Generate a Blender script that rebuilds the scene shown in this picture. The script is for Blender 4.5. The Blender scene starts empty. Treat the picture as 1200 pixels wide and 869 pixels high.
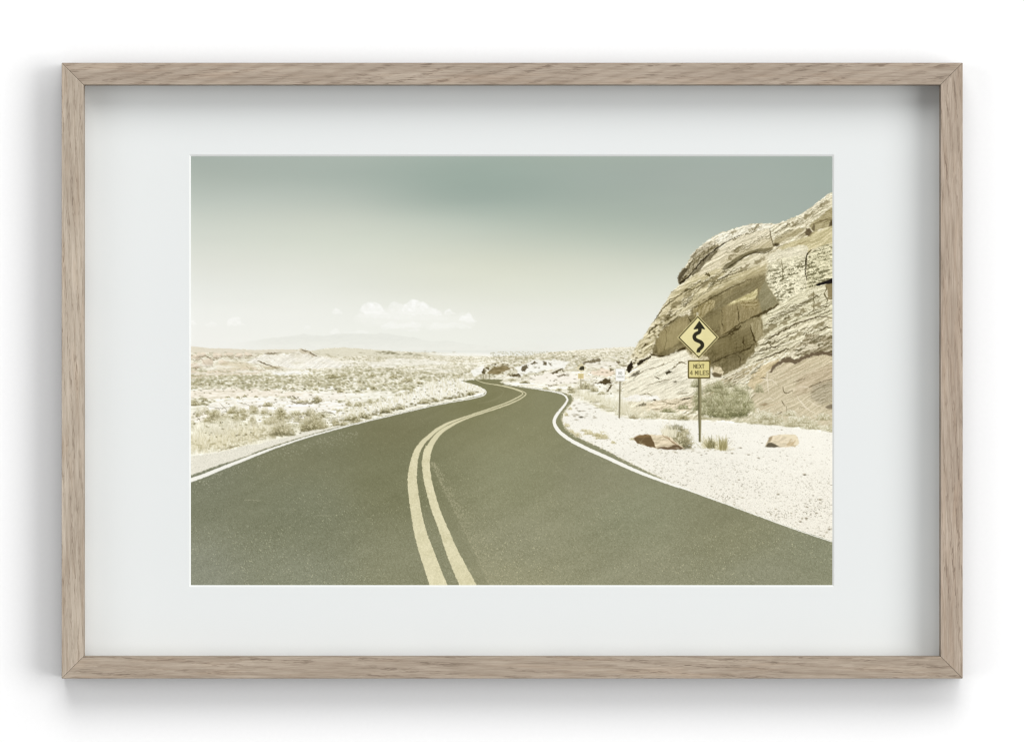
import bpy, bmesh, math
import numpy as np
from mathutils import Vector, Matrix

scene = bpy.context.scene
# ---------------------------------------------------------------- camera
CAM_D = 9.0                       # camera to wall, metres
FRONT = 0.042                     # how far the frame stands off the wall
MAT_D = 0.0100                    # mat board front, above the wall
PRINT_D = 0.0089                  # print surface, above the wall
U = 0.00085                       # metres per photo pixel at the frame's front
cam = bpy.data.cameras.new('camera'); cam_o = bpy.data.objects.new('camera', cam)
scene.collection.objects.link(cam_o)
cam_o.location = (0, -CAM_D, 0); cam_o.rotation_euler = (math.radians(90), 0, 0)
cam.sensor_width = 36.0
cam.lens = 36.0 * (CAM_D - FRONT) / (1200 * U)
cam.clip_start = 0.05; cam.clip_end = 100
scene.camera = cam_o
# ---------------------------------------------------------------- light: a bank of large soft lamps, brightest at the upper right
world = bpy.data.worlds.new('World'); scene.world = world; world.use_nodes = True
bg = world.node_tree.nodes['Background']
bg.inputs['Color'].default_value = (1.0, 1.0, 1.0, 1); bg.inputs['Strength'].default_value = 0.102
def soft_lamp(name, direction, energy):
    la = bpy.data.lights.new(name, 'AREA'); la.shape = 'DISK'; la.size = 13.3; la.energy = energy * 2.78
    o = bpy.data.objects.new(name, la); scene.collection.objects.link(o)
    d = Vector(direction).normalized(); o.location = d * 20.0; o.rotation_euler = d.to_track_quat('Z', 'Y').to_euler()
soft_lamp('key_lamp', (1, -1, 1), 360.0)          # a broad bank of soft lamps from the upper right: corner, above, right
soft_lamp('top_lamp', (0, -1, 1), 830.0)
soft_lamp('side_lamp', (1, -1, 0), 905.0)
soft_lamp('fill_lamp', (-1, -1, 0), 310.0)         # weak fill from the left and from below
soft_lamp('fill_lamp', (0, -1, -1), 115.0)
scene.view_settings.view_transform = 'Standard'; scene.view_settings.look = 'None'
scene.view_settings.exposure = 0.0; scene.view_settings.gamma = 1.0
scene.cycles.max_bounces = 8
scene.cycles.use_denoising = True
scene.cycles.filter_width = 1.15

# ---------------------------------------------------------------- helpers
def new_mat(name):
    m = bpy.data.materials.new(name); m.use_nodes = True
    nt = m.node_tree; b = nt.nodes['Principled BSDF']
    return m, nt, b

def link_obj(name, me, mat, parent=None):
    o = bpy.data.objects.new(name, me); scene.collection.objects.link(o)
    if mat: me.materials.append(mat)
    if parent: o.parent = parent
    return o

def box_mesh(name, x0, x1, y0, y1, z0, z1):
    bm = bmesh.new()
    v = [bm.verts.new((x, y, z)) for x in (x0, x1) for y in (y0, y1) for z in (z0, z1)]
    for f in ((0,1,3,2),(4,6,7,5),(0,4,5,1),(2,3,7,6),(0,2,6,4),(1,5,7,3)): bm.faces.new([v[i] for i in f])
    bmesh.ops.recalc_face_normals(bm, faces=bm.faces)
    me = bpy.data.meshes.new(name); bm.to_mesh(me); bm.free(); return me

def plaster_material(name, col, scale, strength, rough=.9):
    m, nt, b = new_mat(name)
    tc = nt.nodes.new('ShaderNodeTexCoord'); n = nt.nodes.new('ShaderNodeTexNoise'); bp = nt.nodes.new('ShaderNodeBump')
    n.inputs['Scale'].default_value = scale; n.inputs['Detail'].default_value = 5
    bp.inputs['Strength'].default_value = strength; bp.inputs['Distance'].default_value = 0.0004
    nt.links.new(tc.outputs['Object'], n.inputs['Vector']); nt.links.new(n.outputs['Fac'], bp.inputs['Height']); nt.links.new(bp.outputs['Normal'], b.inputs['Normal'])
    r = nt.nodes.new('ShaderNodeValToRGB')
    r.color_ramp.elements[0].position = .3; r.color_ramp.elements[0].color = tuple(c * .985 for c in col) + (1,)
    r.color_ramp.elements[1].position = .7; r.color_ramp.elements[1].color = tuple(col) + (1,)
    nt.links.new(n.outputs['Fac'], r.inputs['Fac']); nt.links.new(r.outputs['Color'], b.inputs['Base Color'])
    b.inputs['Roughness'].default_value = rough; b.inputs['Specular IOR Level'].default_value = .15
    return m

# ---------------------------------------------------------------- the wall
WALL_COL = (0.885, 0.885, 0.885)
wall = link_obj('wall', box_mesh('wall', -4, 4, 0, .12, -2.6, 2.6), plaster_material('white_wall_paint', WALL_COL, 260, .05))
wall['kind'] = 'structure'; wall['label'] = 'plain white wall the framed print hangs on'; wall['category'] = 'wall'

# ---------------------------------------------------------------- the framed print
CX, CZ = 0.2 * U, 0.4 * U         # centre of the frame against the centre of the picture
pic = bpy.data.objects.new('framed_print', None); scene.collection.objects.link(pic)
pic.location = (CX, 0, CZ)
pic.empty_display_size = .1
pic['label'] = 'oak framed print of a winding desert road, white mat, hung on the white wall'
pic['category'] = 'framed print'

def wood_material(name, tint, off, figure, tilt, period):
    m, nt, b = new_mat(name); N = nt.nodes.new; L = nt.links.new
    tc = N('ShaderNodeTexCoord')
    def mapped(sx, sy, sz, o):
        mp = N('ShaderNodeMapping'); mp.inputs['Scale'].default_value = (sx, sy, sz); mp.inputs['Location'].default_value = (off + o, off * .7 + o, o * 1.3 + off)
        L(tc.outputs['Object'], mp.inputs['Vector']); return mp
    def noise(mp, det, dist=0.0, rough=.55):
        n = N('ShaderNodeTexNoise'); n.inputs['Scale'].default_value = 1; n.inputs['Detail'].default_value = det; n.inputs['Distortion'].default_value = dist; n.inputs['Roughness'].default_value = rough
        L(mp.outputs['Vector'], n.inputs['Vector']); return n
    def ramp(src, p0, c0, p1, c1):
        r = N('ShaderNodeValToRGB'); e = r.color_ramp.elements
        e[0].position = p0; e[0].color = c0 if len(c0) == 4 else tuple(c0) + (1,); e[1].position = p1; e[1].color = tuple(c1) + (1,)
        L(src, r.inputs['Fac']); return r
    def mix(kind, fac, a, c):
        x = N('ShaderNodeMix'); x.data_type = 'RGBA'; x.blend_type = kind
        if isinstance(fac, float): x.inputs[0].default_value = fac
        else: L(fac, x.inputs[0])
        L(a, x.inputs[6])
        if isinstance(c, tuple): x.inputs[7].default_value = c + (1,)
        else: L(c, x.inputs[7])
        return x.outputs[2]
    lite = (.435 * tint[0], .368 * tint[1], .302 * tint[2]); mid = (.345 * tint[0], .284 * tint[1], .228 * tint[2]); dark = (.215 * tint[0], .168 * tint[1], .128 * tint[2])
    # broad slow figure, growth bands that sweep across the rail, fibres, and short dark pores
    broad = noise(mapped(9, 60, 70, 3), 3, .6)
    base = ramp(broad.outputs['Fac'], .32, mid, .68, lite).outputs['Color']
    rot = N('ShaderNodeMapping'); rot.inputs['Rotation'].default_value = (0, math.radians(tilt), 0); rot.inputs['Location'].default_value = (off, 0, off * .37)
    L(tc.outputs['Object'], rot.inputs['Vector'])
    stretch = N('ShaderNodeMapping'); stretch.inputs['Scale'].default_value = (.22, .5, 1.0); L(rot.outputs['Vector'], stretch.inputs['Vector'])
    band = N('ShaderNodeTexWave'); band.wave_type = 'BANDS'; band.bands_direction = 'Z'; band.inputs['Scale'].default_value = .314 / period
    band.inputs['Distortion'].default_value = figure; band.inputs['Detail'].default_value = 3; band.inputs['Detail Scale'].default_value = 1.6
    L(stretch.outputs['Vector'], band.inputs['Vector'])
    base = mix('MULTIPLY', .42, base, ramp(band.outputs['Fac'], .0, (.78, .75, .72), .5, (1, 1, 1)).outputs['Color'])
    fib = noise(mapped(34, 600, 640, 11), 4, .15, .7)
    base = mix('MULTIPLY', .9, base, ramp(fib.outputs['Fac'], .3, (.78, .76, .73), .62, (1.08, 1.08, 1.08)).outputs['Color'])
    pore = noise(mapped(95, 1000, 1150, 17), 2, .1, .6)
    clump = noise(mapped(20, 120, 160, 23), 2); bandp = ramp(band.outputs['Fac'], .15, (1, 1, 1), .75, (.12, .12, .12)).outputs['Color']
    pm = mix('MULTIPLY', .85, ramp(pore.outputs['Fac'], .41, (1, 1, 1), .49, (0, 0, 0)).outputs['Color'], bandp)
    cm = ramp(clump.outputs['Fac'], .38, (.15, .15, .15), .6, (1, 1, 1)).outputs['Color']
    pmask = mix('MULTIPLY', 1.0, pm, cm)
    base = mix('MIX', pmask, base, dark)
    red = noise(mapped(14, 120, 150, 31), 2)
    base = mix('MULTIPLY', ramp(red.outputs['Fac'], .52, (0, 0, 0), .7, (.6, .6, .6)).outputs['Color'], base, (1.0, .94, .89))
    L(base, b.inputs['Base Color'])
    bp = N('ShaderNodeBump'); bp.inputs['Strength'].default_value = .25; bp.inputs['Distance'].default_value = .0003
    inv = N('ShaderNodeMath'); inv.operation = 'SUBTRACT'; L(fib.outputs['Fac'], inv.inputs[0]); L(pmask, inv.inputs[1])
    L(inv.outputs[0], bp.inputs['Height']); L(bp.outputs['Normal'], b.inputs['Normal'])
    b.inputs['Roughness'].default_value = .62; b.inputs['Specular IOR Level'].default_value = .25
    return m

HW, HH, RW = 528.0 * U, 360.4 * U, 25.7 * U    # half sizes of the frame and width of a rail
def rail_mesh(half):
    # mitred bar: x along the rail, outer edge at z = 0, inner edge at z = -RW, y from the wall (0) to the front (-FRONT)
    g = .00012
    bm = bmesh.new()
    vs = []
    for y in (-.0008, -FRONT):
        for (x, z) in ((-half + g, 0), (half - g, 0), (half - RW - g, -RW), (-half + RW + g, -RW)):
            vs.append(bm.verts.new((x, y, z)))
    for f in ((0,1,2,3),(7,6,5,4),(0,4,5,1),(1,5,6,2),(2,6,7,3),(3,7,4,0)): bm.faces.new([vs[i] for i in f])
    bmesh.ops.recalc_face_normals(bm, faces=bm.faces)
    bmesh.ops.bevel(bm, geom=list(bm.edges), offset=.00035, segments=2, affect='EDGES', profile=.5)
    me = bpy.data.meshes.new('frame_rail'); bm.to_mesh(me); bm.free(); return me
EDGE, nt, b = new_mat('bounce_cut_edge')
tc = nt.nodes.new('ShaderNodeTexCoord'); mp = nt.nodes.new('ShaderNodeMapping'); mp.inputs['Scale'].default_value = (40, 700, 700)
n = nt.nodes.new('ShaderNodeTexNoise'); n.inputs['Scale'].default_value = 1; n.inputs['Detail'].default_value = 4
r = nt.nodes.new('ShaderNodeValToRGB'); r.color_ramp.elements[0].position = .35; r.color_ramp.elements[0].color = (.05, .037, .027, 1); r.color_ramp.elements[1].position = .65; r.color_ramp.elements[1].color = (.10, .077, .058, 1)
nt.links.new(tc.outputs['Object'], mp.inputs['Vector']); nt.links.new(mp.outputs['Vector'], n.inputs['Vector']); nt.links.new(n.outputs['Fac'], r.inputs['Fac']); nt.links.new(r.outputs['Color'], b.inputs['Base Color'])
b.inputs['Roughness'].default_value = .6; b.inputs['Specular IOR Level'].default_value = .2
for half, loc, rot, tint, off, fig, tilt, period in (
        (HW, (0, HH), 0, (.96, .95, .93), 2.3, 3.5, 17, .0095), (HH, (HW, 0), 90, (1.02, 1.0, .98), 9.1, 2.0, 5, .007),
        (HW, (0, -HH), 180, (.96, .95, .92), 17.7, 2.2, -4, .008), (HH, (-HW, 0), 270, (1.12, 1.14, 1.13), 31.4, 1.6, 3, .006)):
    o = link_obj('frame_rail', rail_mesh(half), wood_material('greyed_oak', tint, off, fig, tilt, period), pic)
    o.data.materials.append(EDGE)                     # dark colour added on the outer flank to cut bounced light on the wall
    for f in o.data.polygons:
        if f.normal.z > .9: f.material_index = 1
    o.location = (loc[0], 0, loc[1]); o.rotation_euler = (0, math.radians(rot), 0)

# mat board with its bevelled window
KM = (CAM_D - MAT_D) / (CAM_D - FRONT); KP = (CAM_D - PRINT_D) / (CAM_D - FRONT)
def m_xy(px, py, k):              # a place on the sheet, in metres from the middle of the frame
    return ((px - 600.0) * U * k - CX, (434.5 - py) * U * k - CZ)
MAT_COL = (0.690, 0.709, 0.704)
ox, oz = HW - RW + .0012, HH - RW + .0012
x0, z1 = m_xy(221.6, 181.2, KM); x1, z0 = m_xy(977.6, 687.3, KM)
bev = 2.3 * U
def ring_mesh(name, outer, inner, yo, yi):
    bm = bmesh.new()
    a = [bm.verts.new((x, yo, z)) for x, z in outer]; b = [bm.verts.new((x, yi, z)) for x, z in inner]
    for i in range(4): bm.faces.new((a[i], a[(i + 1) % 4], b[(i + 1) % 4], b[i]))
    me = bpy.data.meshes.new(name); bm.to_mesh(me); bm.free(); return me
rect = lambda a, b, c, d: [(a, c), (b, c), (b, d), (a, d)]
mat_o = link_obj('mat_board', ring_mesh('mat_board', rect(-ox, ox, -oz, oz), rect(x0, x1, z0, z1), -MAT_D, -MAT_D), plaster_material('mat_card', MAT_COL, 900, .06), pic)
bevel_o = link_obj('mat_bevel', ring_mesh('mat_bevel', rect(x0, x1, z0, z1), rect(x0 + bev, x1 - bev, z0 + bev, z1 - bev), -MAT_D, -PRINT_D + .0001), plaster_material('mat_core', (.74, .755, .74), 900, .03), mat_o)
# ---------------------------------------------------------------- the printed picture (flat artwork, coordinates in millimetre-like print units)
PX0, PY0, PW, PH = 224.0, 184.0, 751.0, 501.0
PART_LABEL = {'printed_sky': 'printed pale grey-green sky', 'printed_cloud': 'printed small white cloud', 'printed_mountain': 'printed faint distant mountains', 'printed_desert': 'printed bleached desert ground',
              'printed_road': 'printed olive-grey asphalt road', 'printed_edge_line': 'printed white road edge line', 'printed_centre_line': 'printed yellow centre line', 'printed_rock_outcrop': 'printed layered sandstone outcrop',
              'printed_boulder': 'printed tan boulder', 'printed_shrub': 'printed dry desert shrub', 'printed_warning_sign': 'printed yellow diamond sign with a winding black arrow', 'printed_plaque': 'printed yellow plaque reading NEXT 4 MILES',
              'printed_sign_post': 'printed post of the yellow diamond sign', 'printed_parking_sign': 'printed small white sign on a post', 'printed_distant_sign': 'printed tiny yellow sign far down the road'}
SINGLE = ('printed_sky', 'printed_desert', 'printed_mountain', 'printed_rock_outcrop', 'printed_road', 'printed_warning_sign', 'printed_sign_post', 'printed_parking_sign', 'printed_distant_sign', 'printed_plaque')

def hash2(ix, iy, seed):
    h = (ix.astype(np.int64) * 374761393 + iy.astype(np.int64) * 668265263 + seed * 1442695041) & 0xffffffff
    h = ((h ^ (h >> 13)) * 1274126177) & 0xffffffff
    h = ((h ^ (h >> 16)) * 2246822519) & 0xffffffff
    return ((h ^ (h >> 15)) & 0xffffff) / float(0xffffff)

def noise(x, y, seed=0):
    fx, fy = np.floor(x), np.floor(y)
    tx, ty = x - fx, y - fy
    ix, iy = fx.astype(np.int64), fy.astype(np.int64)
    sx = tx * tx * tx * (tx * (tx * 6 - 15) + 10); sy = ty * ty * ty * (ty * (ty * 6 - 15) + 10)
    a = hash2(ix, iy, seed); b = hash2(ix + 1, iy, seed); c = hash2(ix, iy + 1, seed); d = hash2(ix + 1, iy + 1, seed)
    return (a + (b - a) * sx + (c - a) * sy + (a - b - c + d) * sx * sy) * 2 - 1

def fbm(x, y, octv=4, seed=0, gain=.5):
    s = 0; amp = 1.0; tot = 0
    for k in range(octv):
        s = s + amp * noise(x, y, seed + 17 * k); tot += amp; amp *= gain
        x, y = x * 1.93 + 13.7, y * 2.07 - 7.3
    return s / tot * 1.4

def sstep(a, b, v):
    t = np.clip((v - a) / (b - a), 0, 1)
    return t * t * (3 - 2 * t)

def spline(pts, n=8, closed=False):
    p = np.asarray(pts, float)
    if closed: q = np.vstack([p[-1], p, p[0], p[1]])
    else: q = np.vstack([2 * p[0] - p[1], p, 2 * p[-1] - p[-2]])
    out = []
    for i in range(1, len(q) - 2):
        t = np.linspace(0, 1, n, endpoint=False)[:, None]
        a, b, c, d = q[i - 1], q[i], q[i + 1], q[i + 2]
        out.append(.5 * (2 * b + (c - a) * t + (2 * a - 5 * b + 4 * c - d) * t * t + (3 * b - a - 3 * c + d) * t ** 3))
    out = np.vstack(out)
    return out if closed else np.vstack([out, q[-2]])

def poly_sdf(pts, X, Y):
    p = np.asarray(pts, float); n = len(p)
    d2 = np.full(X.shape, 1e12); ins = np.zeros(X.shape, bool)
    for i in range(n):
        x0, y0 = p[i - 1]; x1, y1 = p[i]
        ex, ey = x1 - x0, y1 - y0; L = ex * ex + ey * ey + 1e-12
        wx, wy = X - x0, Y - y0
        t = np.clip((wx * ex + wy * ey) / L, 0, 1)
        d2 = np.minimum(d2, (wx - ex * t) ** 2 + (wy - ey * t) ** 2)
        if y0 != y1:
            c = ((y0 <= Y) & (y1 > Y)) | ((y1 <= Y) & (y0 > Y))
            ins ^= c & (X < x0 + (Y - y0) / (y1 - y0) * ex)
    d = np.sqrt(d2)
    return np.where(ins, -d, d)

def line_sdf(pts, ws, X, Y):
    p = np.asarray(pts, float); w = np.broadcast_to(np.asarray(ws, float), (len(p),))
    best = np.full(X.shape, 1e9)
    for i in range(len(p) - 1):
        x0, y0 = p[i]; x1, y1 = p[i + 1]
        ex, ey = x1 - x0, y1 - y0; L = ex * ex + ey * ey + 1e-12
        wx, wy = X - x0, Y - y0
        t = np.clip((wx * ex + wy * ey) / L, 0, 1)
        d = np.sqrt((wx - ex * t) ** 2 + (wy - ey * t) ** 2) - (w[i] + (w[i + 1] - w[i]) * t) * .5
        best = np.minimum(best, d)
    return best

class Canvas:
    def __init__(self, S):
        self.S = S; self.W, self.H = int(round(PW * S)), int(round(PH * S))
        xs = PX0 + (np.arange(self.W) + .5) / S; ys = PY0 + (np.arange(self.H) + .5) / S
        self.X, self.Y = np.meshgrid(xs, ys)
        self.img = np.zeros((self.H, self.W, 3)); self.ids = np.zeros((self.H, self.W), np.int32)
        self.rng = np.random.default_rng(7); self.regions = []; self.open = None
    def box(self, x0, y0, x1, y1):
        S = self.S
        a = int(max(0, np.floor((x0 - PX0) * S))); b = int(min(self.W, np.ceil((x1 - PX0) * S) + 1))
        c = int(max(0, np.floor((y0 - PY0) * S))); d = int(min(self.H, np.ceil((y1 - PY0) * S) + 1))
        return (slice(c, max(c, d)), slice(a, max(a, b)))
    def put(self, sl, col, m, region=None):
        col = np.asarray(col, float)
        m3 = m[..., None]
        self.img[sl] = self.img[sl] * (1 - m3) + col * m3
        if region: self.ids[sl][m > .5] = self.rid(region)
    def rid(self, region):
        # one entry per printed thing: a single kind is reused, every other call opens an entry of its own; ('kind', 'key') groups calls
        name, key = region if isinstance(region, tuple) else (region, region if region in SINGLE else None)
        for i, (n, l, k) in enumerate(self.regions):
            if key is not None and k == (name, key): return i
        self.regions.append((name, key if isinstance(region, tuple) else PART_LABEL[name], (name, key)))
        return len(self.regions) - 1
    def aa(self, d, soft=0.0):
        k = 1.0 / (1.0 / self.S + soft)
        return np.clip(.5 - d * k, 0, 1)
    def area(self, pts, warp=0, wscale=6, seed=1, pad=4, soft=0.0, smooth=False):
        if smooth: pts = spline(pts, 6, True)
        p = np.asarray(pts, float)
        sl = self.box(p[:, 0].min() - pad - warp, p[:, 1].min() - pad - warp, p[:, 0].max() + pad + warp, p[:, 1].max() + pad + warp)
        X, Y = self.X[sl], self.Y[sl]
        wx, wy = X, Y
        if warp:
            wx = X + warp * fbm(X / wscale, Y / wscale, 3, seed); wy = Y + warp * fbm(X / wscale + 40, Y / wscale + 9, 3, seed + 5)
        d = poly_sdf(p, wx, wy)
        return sl, X, Y, self.aa(d, soft), d
    def fill(self, pts, col, region=None, alpha=1.0, **kw):
        sl, X, Y, m, d = self.area(pts, **kw)
        self.put(sl, col, m * alpha, region)
    def line(self, pts, w, col, region=None, alpha=1.0, warp=0, wscale=4, seed=3, soft=0.0, smooth=True):
        p = np.asarray(pts, float); w = np.broadcast_to(np.asarray(w, float), (len(p),))
        if smooth and len(p) > 2:
            q = spline(np.column_stack([p, w]), 6); p, w = q[:, :2], q[:, 2]
        pad = 3 + w.max() + warp
        sl = self.box(p[:, 0].min() - pad, p[:, 1].min() - pad, p[:, 0].max() + pad, p[:, 1].max() + pad)
        X, Y = self.X[sl], self.Y[sl]
        wx, wy = X, Y
        if warp: wx = X + warp * fbm(X / wscale, Y / wscale, 3, seed); wy = Y + warp * fbm(X / wscale + 31, Y / wscale + 7, 3, seed + 5)
        m = self.aa(line_sdf(p, w, wx, wy), soft)
        self.put(sl, col, m * alpha, region)
    def blade(self, x0, y0, x1, y1, w, col, alpha=1.0, region=None):
        sl = self.box(min(x0, x1) - 2, min(y0, y1) - 2, max(x0, x1) + 2, max(y0, y1) + 2)
        X, Y = self.X[sl], self.Y[sl]
        if X.size == 0: return
        ex, ey = x1 - x0, y1 - y0; L = ex * ex + ey * ey + 1e-9
        t = np.clip(((X - x0) * ex + (Y - y0) * ey) / L, 0, 1)
        d = np.sqrt((X - x0 - ex * t) ** 2 + (Y - y0 - ey * t) ** 2) - w * .5 * (1 - .6 * t)
        self.put(sl, col, self.aa(d, .3) * alpha, region)
    def spot(self, x, y, rx, ry, col, alpha=1.0, region=None, soft=.5):
        sl = self.box(x - rx - 2, y - ry - 2, x + rx + 2, y + ry + 2)
        X, Y = self.X[sl], self.Y[sl]
        if X.size == 0: return
        d = (np.sqrt(((X - x) / rx) ** 2 + ((Y - y) / ry) ** 2) - 1) * min(rx, ry)
        self.put(sl, col, self.aa(d, soft) * alpha, region)
    # a shrub: a ragged dome of leaf speckle, darker low down and inside, pale at the lit tips
    def shrub(self, x, y, w, h, dark, mid, lite, n=60, region=None, spiky=.5, alpha=.8, grain=1.25):
        r = self.rng; sd = int(abs(x * 7 + y * 13)) % 9973
        dark, mid, lite = (np.asarray(c, float) for c in (dark, mid, lite))
        sl = self.box(x - w * .62, y - h * 1.15, x + w * .62, y + 2)
        X, Y = self.X[sl], self.Y[sl]
        if X.size == 0: return
        u = (X - x) / (w * .5); v = (y - Y) / h
        rho = np.sqrt(u * u + np.maximum(v, 0) ** 2 * (1 + .25 * np.abs(u)))
        big = fbm(X / max(2.2, w * .13), Y / max(1.8, h * .2), 3, sd)
        fine = fbm(X / grain, Y / grain, 2, sd + 3)
        m = sstep(-.06, .3, 1 - rho + .30 * big + .16 * fine) * sstep(-.10, .06, v + .06 * big)
        t = .56 + .34 * fine + .26 * big + .30 * (np.clip(v, 0, 1) - .45) - .18 * (1 - np.clip(np.abs(u), 0, 1)) * (1 - v)
        t = np.clip(t - .28 * sstep(.22, .0, v), 0, 1)[..., None]
        c = np.where(t < .5, dark + (mid - dark) * t * 2, mid + (lite - mid) * (t * 2 - 1))
        self.put(sl, c, m * min(1.0, alpha + .1), region)
        for k in range(n // 7):
            uu = r.uniform(-1, 1); vv = r.uniform(.35, 1.0) * np.sqrt(max(.05, 1 - uu * uu))
            ang = np.pi / 2 - uu * .9 * spiky - r.normal(0, .35); L = h * r.uniform(.1, .24) + .6
            px, py = x + uu * w * .45, y - vv * h * .9
            tt = r.uniform(0, 1); cc = mid + (lite - mid) * tt if r.random() < .7 else dark + (mid - dark) * tt
            self.blade(px, py, px + np.cos(ang) * L, py - np.sin(ang) * L, r.uniform(.5, .9), cc, alpha * r.uniform(.3, .6))
    def grass(self, x0, x1, ybase, h, cols, n, lean=.25, alpha=.6, w=.9):
        r = self.rng
        for k in range(n):
            px = r.uniform(x0, x1); py = ybase(px) - abs(r.normal(0, h * .35))
            a = np.pi / 2 + r.normal(0, lean); L = h * r.uniform(.35, 1.0)
            c = np.asarray(cols[r.integers(len(cols))], float) + r.normal(0, 5)
            self.blade(px, py, px + np.cos(a) * L, py - np.sin(a) * L, w * r.uniform(.6, 1.3), c, alpha * r.uniform(.5, 1))

GLYPH = {'N': [[(0, 1), (0, 0), (1, 1), (1, 0)]], 'E': [[(1, 0), (0, 0), (0, 1), (1, 1)], [(0, .5), (.85, .5)]],
         'X': [[(0, 0), (1, 1)], [(1, 0), (0, 1)]], 'T': [[(0, 0), (1, 0)], [(.5, 0), (.5, 1)]],
         '4': [[(.8, 1), (.8, 0), (0, .68), (1.05, .68)]], 'M': [[(0, 1), (0, 0), (.5, .62), (1, 0), (1, 1)]],
         'I': [[(.5, 0), (.5, 1)]], 'L': [[(0, 0), (0, 1), (1, 1)]],
         'S': [[(1, .14), (.75, 0), (.25, 0), (0, .14), (0, .36), (.25, .5), (.75, .5), (1, .64), (1, .86), (.75, 1), (.25, 1), (0, .86)]],
         'O': [[(.3, 0), (.7, 0), (1, .2), (1, .8), (.7, 1), (.3, 1), (0, .8), (0, .2), (.3, 0)]],
         'P': [[(0, 1), (0, 0), (.8, 0), (1, .14), (1, .4), (.8, .54), (0, .54)]], 'A': [[(0, 1), (.5, 0), (1, 1)], [(.2, .65), (.8, .65)]],
         'R': [[(0, 1), (0, 0), (.8, 0), (1, .14), (1, .4), (.8, .54), (0, .54)], [(.5, .54), (1, 1)]],
         'K': [[(0, 0), (0, 1)], [(1, 0), (0, .6)], [(.35, .4), (1, 1)]],
         'G': [[(1, .16), (.7, 0), (.3, 0), (0, .2), (0, .8), (.3, 1), (.7, 1), (1, .8), (1, .55), (.6, .55)]]}

def words(cv, txt, x0, x1, y0, y1, w, col, alpha=1.0):
    wid = [.45 if c == 'I' else (.6 if c == ' ' else 1.0) for c in txt]
    gap = .42; tot = sum(wid) + gap * (len(txt) - 1); u = (x1 - x0) / tot; x = x0
    for c, k in zip(txt, wid):
        for st in GLYPH.get(c, []):
            cv.line([(x + a * u * k, y0 + b * (y1 - y0)) for a, b in st], w, col, alpha=alpha, smooth=False)
        x += (k + gap) * u

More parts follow.
